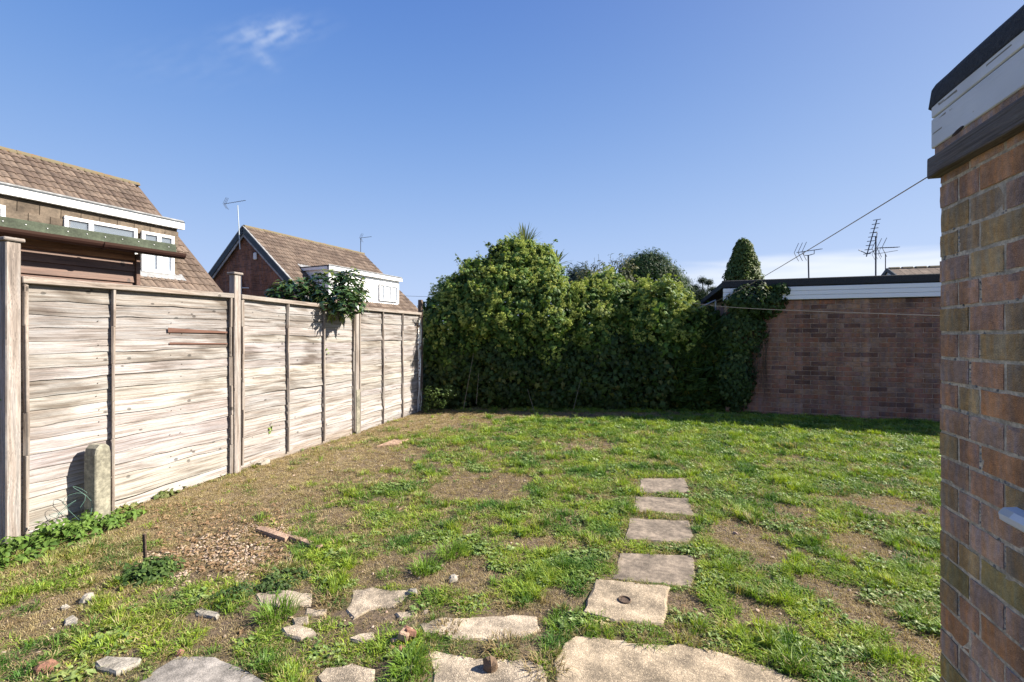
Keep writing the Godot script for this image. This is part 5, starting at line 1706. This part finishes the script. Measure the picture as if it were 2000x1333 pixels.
	bush("dark_conifer", "broad dark conifer behind the low right ivy mound", "conifer", [B(1268, 560, 13.0, 0.80, 0.92, 0.8), B(1300, 575, 13.0, 0.55, 0.72, 0.6), B(1250, 540, 13.1, 0.52, 0.56, 0.5), B(1295, 640, 12.9, 0.8, 0.8, 0.7)], nd, 130.0, 0.4, 0.16, [Color(0.022, 0.055, 0.018), Color(0.055, 0.105, 0.030)], M.leaf)
	cypress()
	far_tree("far_pine", "small far pine with rounded tufts right of the dark conifer", P(1378, 655, 32.0), [[1372, 548, 0.22], [1384, 552, 0.2], [1358, 562, 0.24], [1392, 566, 0.26], [1370, 572, 0.4], [1388, 580, 0.36], [1362, 584, 0.42], [1378, 594, 0.5], [1366, 576, 0.8], [1386, 584, 0.7], [1374, 594, 1.0], [1352, 586, 0.7]], 32.0)
	far_tree("far_bush", "hazy round tree half hidden behind the dark conifer's right side", P(1338, 655, 30.0), [[1336, 552, 0.42], [1328, 560, 0.45], [1344, 566, 0.4], [1335, 584, 0.6]], 30.0)
	# thin creepers and weeds at the fence's far end
	bush("creeper_bush", "small leafy creeper at the foot of the last fence post", "creeper", [[P(852, 775, 8.15), Vector3(0.24, 0.20, 0.16)], [P(836, 796, 8.2), Vector3(0.12, 0.16, 0.12)], [P(880, 765, 8.2), Vector3(0.16, 0.14, 0.12)]], cluster(8, 0.07, 0.055, "oval"), 110.0, 0.6, 0.25, [Color(0.06, 0.105, 0.03), Color(0.11, 0.17, 0.04)], M.leaf, Vector2(0.7, 1.2), false)
	var cr := MB.new()
	for i in 5:
		var pp := []
		var rr := []
		for k in 9:
			pp.append(POSTS[3] + AX * (-0.06 - 0.02 * i + 0.02 * sin(k * 1.3 + i)) + NX * (0.05 + 0.01 * sin(k * 2.0 + i)) + Vector3(0, 0.02 + k * 0.21, 0)); rr.append(0.006)
		cr.tube(pp, rr, 5)
	for i in 70:
		cr.col = Color(0.20, 0.13, 0.08) * R(0.6, 1.2)
		cr.leaf(Transform3D(turned(Vector3(R(-1, 1), R(-0.5, 1), R(-1, 1)), R(0, TAU), 1.0), POSTS[3] + AX * R(-0.20, -0.04) + NX * R(0.03, 0.09) + Vector3(0, R(0.3, 1.8), 0)), R(0.03, 0.05), 0.025)
	var crm := leafmat(0.8, 0.3)
	tag(put("dry_creeper", cr.mesh(), crm), "dry brown creeper stems climbing the last fence post", "creeper")

func cordyline(called: String, label: String, at: Vector3, ln: float, cnt: int, wd: float, up: float) -> void:
	var t := thing(called, label, "palm", Vector3(at.x, 0, at.z))
	var m := MB.new()
	for i in cnt:
		var a := R(0, TAU)
		var el := lerpf(-0.3, 1.5, pow(rng.randf(), 0.8)) * up
		var d := Vector3(cos(a) * cos(el), sin(el), sin(a) * cos(el))
		var side := d.cross(Vector3.UP).normalized() * wd * 0.5
		var l := ln * R(0.75, 1.1)
		var o := Vector3(0, at.y, 0)
		var p1 := o + d * l * 0.45
		var p2 := o + d * l * 0.8 - Vector3(0, 0.02 * l, 0)
		var p3 := o + d * l - Vector3(0, 0.12 * l * R(0.3, 1.4), 0)
		m.col = Color(0.11, 0.155, 0.075).lerp(Color(0.21, 0.235, 0.13), rng.randf())
		var nn := d.cross(side).normalized()
		m.quad(o - side * 0.6, o + side * 0.6, p1 + side, p1 - side, nn)
		m.quad(p1 - side, p1 + side, p2 + side * 0.7, p2 - side * 0.7, nn)
		m.tri(p2 - side * 0.7, p2 + side * 0.7, p3, nn)
	put("crown", m.mesh(), M.leaf, t)
	var tr := MB.new()
	tr.tube([Vector3(0, -0.1, 0), Vector3(0.04, at.y * 0.5, 0), Vector3(0, at.y, 0)], [0.11, 0.08, 0.07], 8)
	put("trunk", tr.mesh(), M.bark, t)

func cypress() -> void:
	var b := P(1452, 655, 16.0)
	var t := thing("cypress", "tall pointed green cypress rising behind the garage's left corner", "conifer", Vector3(b.x, 0, b.z))
	var tr := MB.new()
	tr.tube([Vector3(0, -0.1, 0), Vector3(0.02, 2.4, 0), Vector3(0, 4.3, 0)], [0.16, 0.10, 0.02], 8)
	put("trunk", tr.mesh(), M.bark, t)
	var m := cluster(16, 0.13, 0.13, "oval", 1.3)
	var buf := PackedFloat32Array()
	for i in 3600:
		var f := rng.randf()
		var y := lerpf(0.3, 4.66, f)
		var a := R(0, TAU)
		var w := 1.12 * pow(1.0 - (y - 0.3) / 4.42, 0.68) * (1.0 + 0.38 * n2(cos(a) * 2.2 + y * 1.6, sin(a) * 2.2 + 5.0) + 0.12 * n2(a * 2.0, y * 6.0))
		if y > 3.9: w = maxf(w, 0.16 * (1.0 - (y - 3.9) / 0.8) + 0.04)
		var q := w * (1.0 - 0.5 * rng.randf() * rng.randf())
		var p := Vector3(cos(a) * q, y, sin(a) * q)
		var c := Color(0.075, 0.125, 0.030).lerp(Color(0.17, 0.22, 0.055), clampf(0.5 + n2(a * 3.0, y * 4.0), 0, 1)) * R(0.8, 1.2)
		add_copy(buf, turned(Vector3(cos(a) * 0.8, 0.9, sin(a) * 0.8), R(0, TAU), R(0.6, 1.15)), p, c)
	many("foliage", m, buf, M.leaf, t)

func far_tree(called: String, label: String, at: Vector3, tufts: Array, d: float) -> void:
	var t := thing(called, label, "tree", Vector3(at.x, 0, at.z))
	var m := cluster(14, 0.20, 0.16, "needle")
	var buf := PackedFloat32Array()
	var tr := MB.new()
	for q in tufts:
		var c := P(q[0], q[1], d) - t.position
		tr.tube([Vector3(0, c.y * 0.35, 0), Vector3(c.x * 0.4, c.y * 0.7, 0), c], [0.10, 0.06, 0.03], 5)
		for i in int(60 + 240 * q[2]):
			var p: Vector3 = Vector3(rng.randfn(), rng.randfn() * 0.6, rng.randfn()) * 0.5 * q[2]
			add_copy(buf, turned(Vector3(R(-1, 1), 1, R(-1, 1)), R(0, TAU), R(0.5, 1.0)), c + p, Color(0.03, 0.055, 0.03) * R(0.7, 1.4))
	tr.tube([Vector3(0, -0.1, 0), Vector3(0, 2.6, 0)], [0.2, 0.12], 7)
	put("trunk", tr.mesh(), M.bark, t)
	many("crown", m, buf, M.leaf, t)

func build_laurel() -> void:
	var c := P(628, 585, 6.2)
	var t := thing("laurel_bush", "glossy dark laurel leaning over the middle fence panel", "shrub", Vector3(c.x, 0, c.z))
	var shapes := []
	for i in 4:
		var m := MB.new()
		m.leaf(Transform3D(), 0.125, 0.046, R(0.2, 0.5), R(0.05, 0.3))
		shapes.append(m.mesh())
	var mats := []
	for k in [[0.030, 0.065, 0.022], [0.045, 0.088, 0.028], [0.070, 0.125, 0.035], [0.022, 0.045, 0.018]]:
		var m := StandardMaterial3D.new()
		m.albedo_color = L(k[0], k[1], k[2]); m.roughness = 0.2
		m.backlight_enabled = true; m.backlight = L(0.3, 0.35, 0.1)
		m.cull_mode = BaseMaterial3D.CULL_DISABLED
		mats.append(m)
	var blobs := [[P(580, 580, 6.1), Vector3(0.33, 0.24, 0.26)], [P(640, 570, 6.15), Vector3(0.36, 0.27, 0.26)], [P(668, 592, 5.98), Vector3(0.26, 0.18, 0.30)], [P(685, 560, 6.25), Vector3(0.20, 0.22, 0.2)], [P(552, 578, 6.1), Vector3(0.2, 0.16, 0.2)]]
	var spots := []
	shell(blobs, 620.0, 0.6, 0.2, func(p: Vector3, d: Vector3, q: float) -> void: spots.append([p - t.position, d, q]))
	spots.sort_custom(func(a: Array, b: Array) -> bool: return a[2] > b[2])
	var rest := MB.new()
	for i in spots.size():
		var d: Vector3 = spots[i][1]
		var up: Vector3 = (d * 0.6 + Vector3(R(-0.6, 0.6), 0.9, R(-0.6, 0.6))).normalized()
		var xf := Transform3D(turned(up, R(0, TAU), R(0.7, 1.2)), spots[i][0])
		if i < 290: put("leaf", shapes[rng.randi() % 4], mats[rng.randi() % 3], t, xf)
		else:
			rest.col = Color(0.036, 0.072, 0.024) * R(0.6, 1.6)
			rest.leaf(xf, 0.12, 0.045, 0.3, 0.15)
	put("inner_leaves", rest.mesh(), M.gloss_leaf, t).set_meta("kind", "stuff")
	# the long shoots at its right side
	var sh := MB.new()
	for q in [[690, 555, 718, 570], [680, 550, 694, 528], [670, 555, 684, 535], [695, 570, 720, 590], [540, 575, 525, 568]]:
		var a := P(q[0], q[1], 6.0) - t.position
		var b := P(q[2], q[3], 6.0) - t.position
		sh.col = Color(0.10, 0.09, 0.05)
		sh.tube([a, b], [0.006, 0.003], 5)
		for i in 9:
			sh.col = Color(0.06, 0.11, 0.035) * R(0.7, 1.4)
			sh.leaf(Transform3D(turned(Vector3(R(-1, 1), 1.2, R(-1, 1)), R(0, TAU), 1.0), a.lerp(b, R(0.2, 1.0))), R(0.07, 0.11), 0.035, 0.3, 0.15)
	put("shoots", sh.mesh(), M.gloss_leaf, t)
	put("stems", stems_mesh([Vector3(-0.45, -0.1, -0.1), Vector3(-0.35, -0.1, 0.05), Vector3(-0.3, -0.1, -0.15)], 1.9, 0.25, 0.025), M.bark, t)

func sprig(label: String, at: Vector3, size: float, cnt: int, cols: Array) -> void:
	var m := MB.new()
	for i in cnt:
		var p := Vector3(R(-0.5, 0.5), R(-0.8, 0.8), R(-0.3, 0.3)) * size
		m.col = cols[0].lerp(cols[1], rng.randf())
		m.leaf(Transform3D(turned(NX * 0.8 + Vector3(R(-0.5, 0.5), R(0, 0.7), R(-0.5, 0.5)), R(0, TAU), 1.0), p), size * R(0.5, 0.9), size * 0.4, 0.3, 0.2)
	m.col = Color(0.15, 0.10, 0.05)
	m.tube([NX * -0.05, Vector3(0, size * 0.4, 0), Vector3(size * 0.2, size * 0.9, 0)], [0.004, 0.003, 0.002], 4)
	var o := put("ivy_sprig", m.mesh(), M.leaf)
	o.position = at
	tag(o, label, "sprig")

func weed_patch(called: String, label: String, category: String, area: Array, cnt: int, size: float, kind: String, hgt: float, cols: Array) -> void:
	var t := thing(called, label, category, Vector3(G(area[0], area[1]).x, 0, G(area[0], area[1]).y))
	var m := cluster(7, size * 1.1, size, kind, 0.6)
	var buf := PackedFloat32Array()
	for i in cnt:
		var a := R(0, TAU)
		var r := sqrt(rng.randf())
		var g := G(area[0], area[1])
		var p: Vector3 = Vector3(g.x, 0, g.y) + AX * cos(a) * r * area[2] + NX * sin(a) * r * area[3]
		if across(p.x, p.z) < 0.04: continue
		p.y = gh(p.x, p.z) + R(0.01, 1.0) * hgt * (1.0 - r * r * 0.8) * (0.75 + 0.5 * n2(p.x * 6.0, p.z * 6.0))
		add_copy(buf, turned(Vector3(R(-0.6, 0.6), 1, R(-0.6, 0.6)) + NX * 0.3, R(0, TAU), R(0.7, 1.3)), p - t.position, cols[0].lerp(cols[1], rng.randf()) * R(0.8, 1.25))
	many("foliage", m, buf, M.leaf, t)

func build_weeds() -> void:
	weed_patch("ivy_patch", "bright leafy ground ivy at the foot of the big left post", "weeds", [75, 1072, 0.62, 0.20], 330, 0.042, "round", 0.16, [Color(0.09, 0.17, 0.03), Color(0.16, 0.25, 0.05)])
	weed_patch("ivy_patch", "yellowing creeper along the nearest panel right of the spur", "weeds", [285, 975, 0.48, 0.13], 190, 0.036, "ivy", 0.16, [Color(0.10, 0.14, 0.04), Color(0.19, 0.19, 0.07)])
	weed_patch("dry_creeper_patch", "brown and green creeper leaves between big post and spur", "weeds", [130, 1020, 0.30, 0.07], 80, 0.034, "ivy", 0.24, [Color(0.15, 0.10, 0.05), Color(0.12, 0.17, 0.04)])
	weed_patch("weed_clump", "dark leafy weed clump around the iron stake", "weeds", [288, 1128, 0.13, 0.12], 110, 0.036, "round", 0.10, [Color(0.05, 0.10, 0.03), Color(0.10, 0.17, 0.04)])
	weed_patch("weed_clump", "low dark clover clump at the gravel's right edge", "weeds", [555, 1138, 0.13, 0.11], 120, 0.022, "round", 0.05, [Color(0.055, 0.105, 0.03), Color(0.09, 0.15, 0.04)])
	weed_patch("weed_clump", "dark weed clump between jagged whitish concrete and the tuft", "weeds", [460, 1170, 0.13, 0.10], 110, 0.024, "round", 0.06, [Color(0.05, 0.10, 0.03), Color(0.085, 0.15, 0.04)])
	var a := 0.0
	sprig("bright ivy sprig growing through the lower middle fence panel", P(528, 836, 5.03), 0.075, 10, [Color(0.14, 0.24, 0.03), Color(0.22, 0.33, 0.05)])
	sprig("small bright sprig poking through the upper middle fence panel", P(637, 686, 5.88), 0.055, 7, [Color(0.14, 0.24, 0.03), Color(0.20, 0.30, 0.05)])
	sprig("small fern like sprig beside the big left post", P(3, 790, 3.0), 0.035, 9, [Color(0.10, 0.20, 0.05), Color(0.16, 0.28, 0.08)])
	# single tufts around the broken concrete
	var tall := tuft(170, 0.075, 0.085, 0.0045, 1.0)
	var low := tuft(130, 0.085, 0.045, 0.0045, 1.4)
	for q in [["bright grass tuft overhanging the left broken concrete piece", 540, 1206, 1.15, true, 0], ["green tuft at the left edge of the pale concrete slab with a clod", 800, 1312, 1.0, true, 0],
			["dark green tuft between manhole slab and apron", 1262, 1250, 1.0, false, 0], ["dead brown tuft on the long cracked concrete slab", 872, 1232, 0.75, false, 1], ["faded turf strip between two broken concrete pieces", 650, 1178, 1.0, false, 1],
			["rough tuft of half dead grass before the long cracked slab", 985, 1272, 1.0, false, 1], ["dead tuft at the apron's left corner", 1066, 1310, 1.0, false, 1], ["green tuft beside the long slab's front edge", 840, 1262, 0.8, false, 0],
			["upright bright tuft on bare soil right of the edging strips", 830, 1118, 1.0, true, 0], ["small spiky weed tuft on bare soil", 758, 1128, 0.7, false, 0], ["green tuft on soil above the spiky weed", 880, 1088, 1.1, true, 0], ["dark tuft at the manhole slab's lower left corner", 1165, 1225, 0.9, false, 0],
			["dark turf fringe at the concrete piece's back edge", 655, 1152, 0.9, false, 0]]:
		var g := G(q[1], q[2])
		var t := put("grass_tuft", tall if q[4] else low, M["tuft_%d" % q[5]])
		t.transform = Transform3D(turned(Vector3.UP, R(0, TAU), q[3]), Vector3(g.x, gh(g.x, g.y) + 0.006, g.y))
		tag(t, q[0], "grass tuft", "single grass tufts")

# ---------------------------------------------------------------- everything
func _ready() -> void:
	# camera: level, its frame a little below the horizon's centre
	var cam := Camera3D.new()
	cam.name = "camera"
	add_child(cam)
	cam.position = Vector3(0, EYE, 0)
	cam.set_frustum(0.05 * 1333.0 / FOC, Vector2(0, -0.05 * (666.5 - HOR) / FOC), 0.05, 1500.0)
	cam.current = true
	var env := Environment.new()
	var pan := PanoramaSkyMaterial.new()
	pan.panorama = sky_texture()
	pan.energy_multiplier = 0.60
	var sky := Sky.new()
	sky.sky_material = pan
	env.background_mode = Environment.BG_SKY
	env.sky = sky
	env.tonemap_mode = Environment.TONE_MAPPER_LINEAR
	env.tonemap_exposure = 2.4
	env.sdfgi_enabled = true
	env.ssao_enabled = true
	env.ssil_enabled = true
	var we := WorldEnvironment.new()
	we.name = "world"
	we.environment = env
	add_child(we)
	var sun := DirectionalLight3D.new()
	sun.name = "sun"
	add_child(sun)
	sun.look_at_from_position(Vector3(1.081, 0.80, -0.089) * 10.0, Vector3.ZERO)
	sun.light_energy = 1.6
	sun.light_color = Color(1.0, 0.965, 0.905)
	sun.light_angular_distance = 0.5
	sun.shadow_enabled = true
	# the place
	rng.seed = 20240917
	nz.seed = 4
	nz.frequency = 1.0
	nz.fractal_octaves = 2
	hard.resize(MW * MH)
	build_materials()
	M.tuft_0 = leafmat(0.55, 0.7)
	M.tuft_0.albedo_color = L(0.17, 0.29, 0.035)
	M.tuft_1 = leafmat(0.7, 0.5)
	M.tuft_1.albedo_color = L(0.30, 0.235, 0.115)
	build_paving()
	build_ground()
	build_houses()
	build_shed()
	build_garage()
	build_near_house()
	build_fence()
	build_hedge()
	build_laurel()
	build_lines()
	build_grass()
	build_weeds()
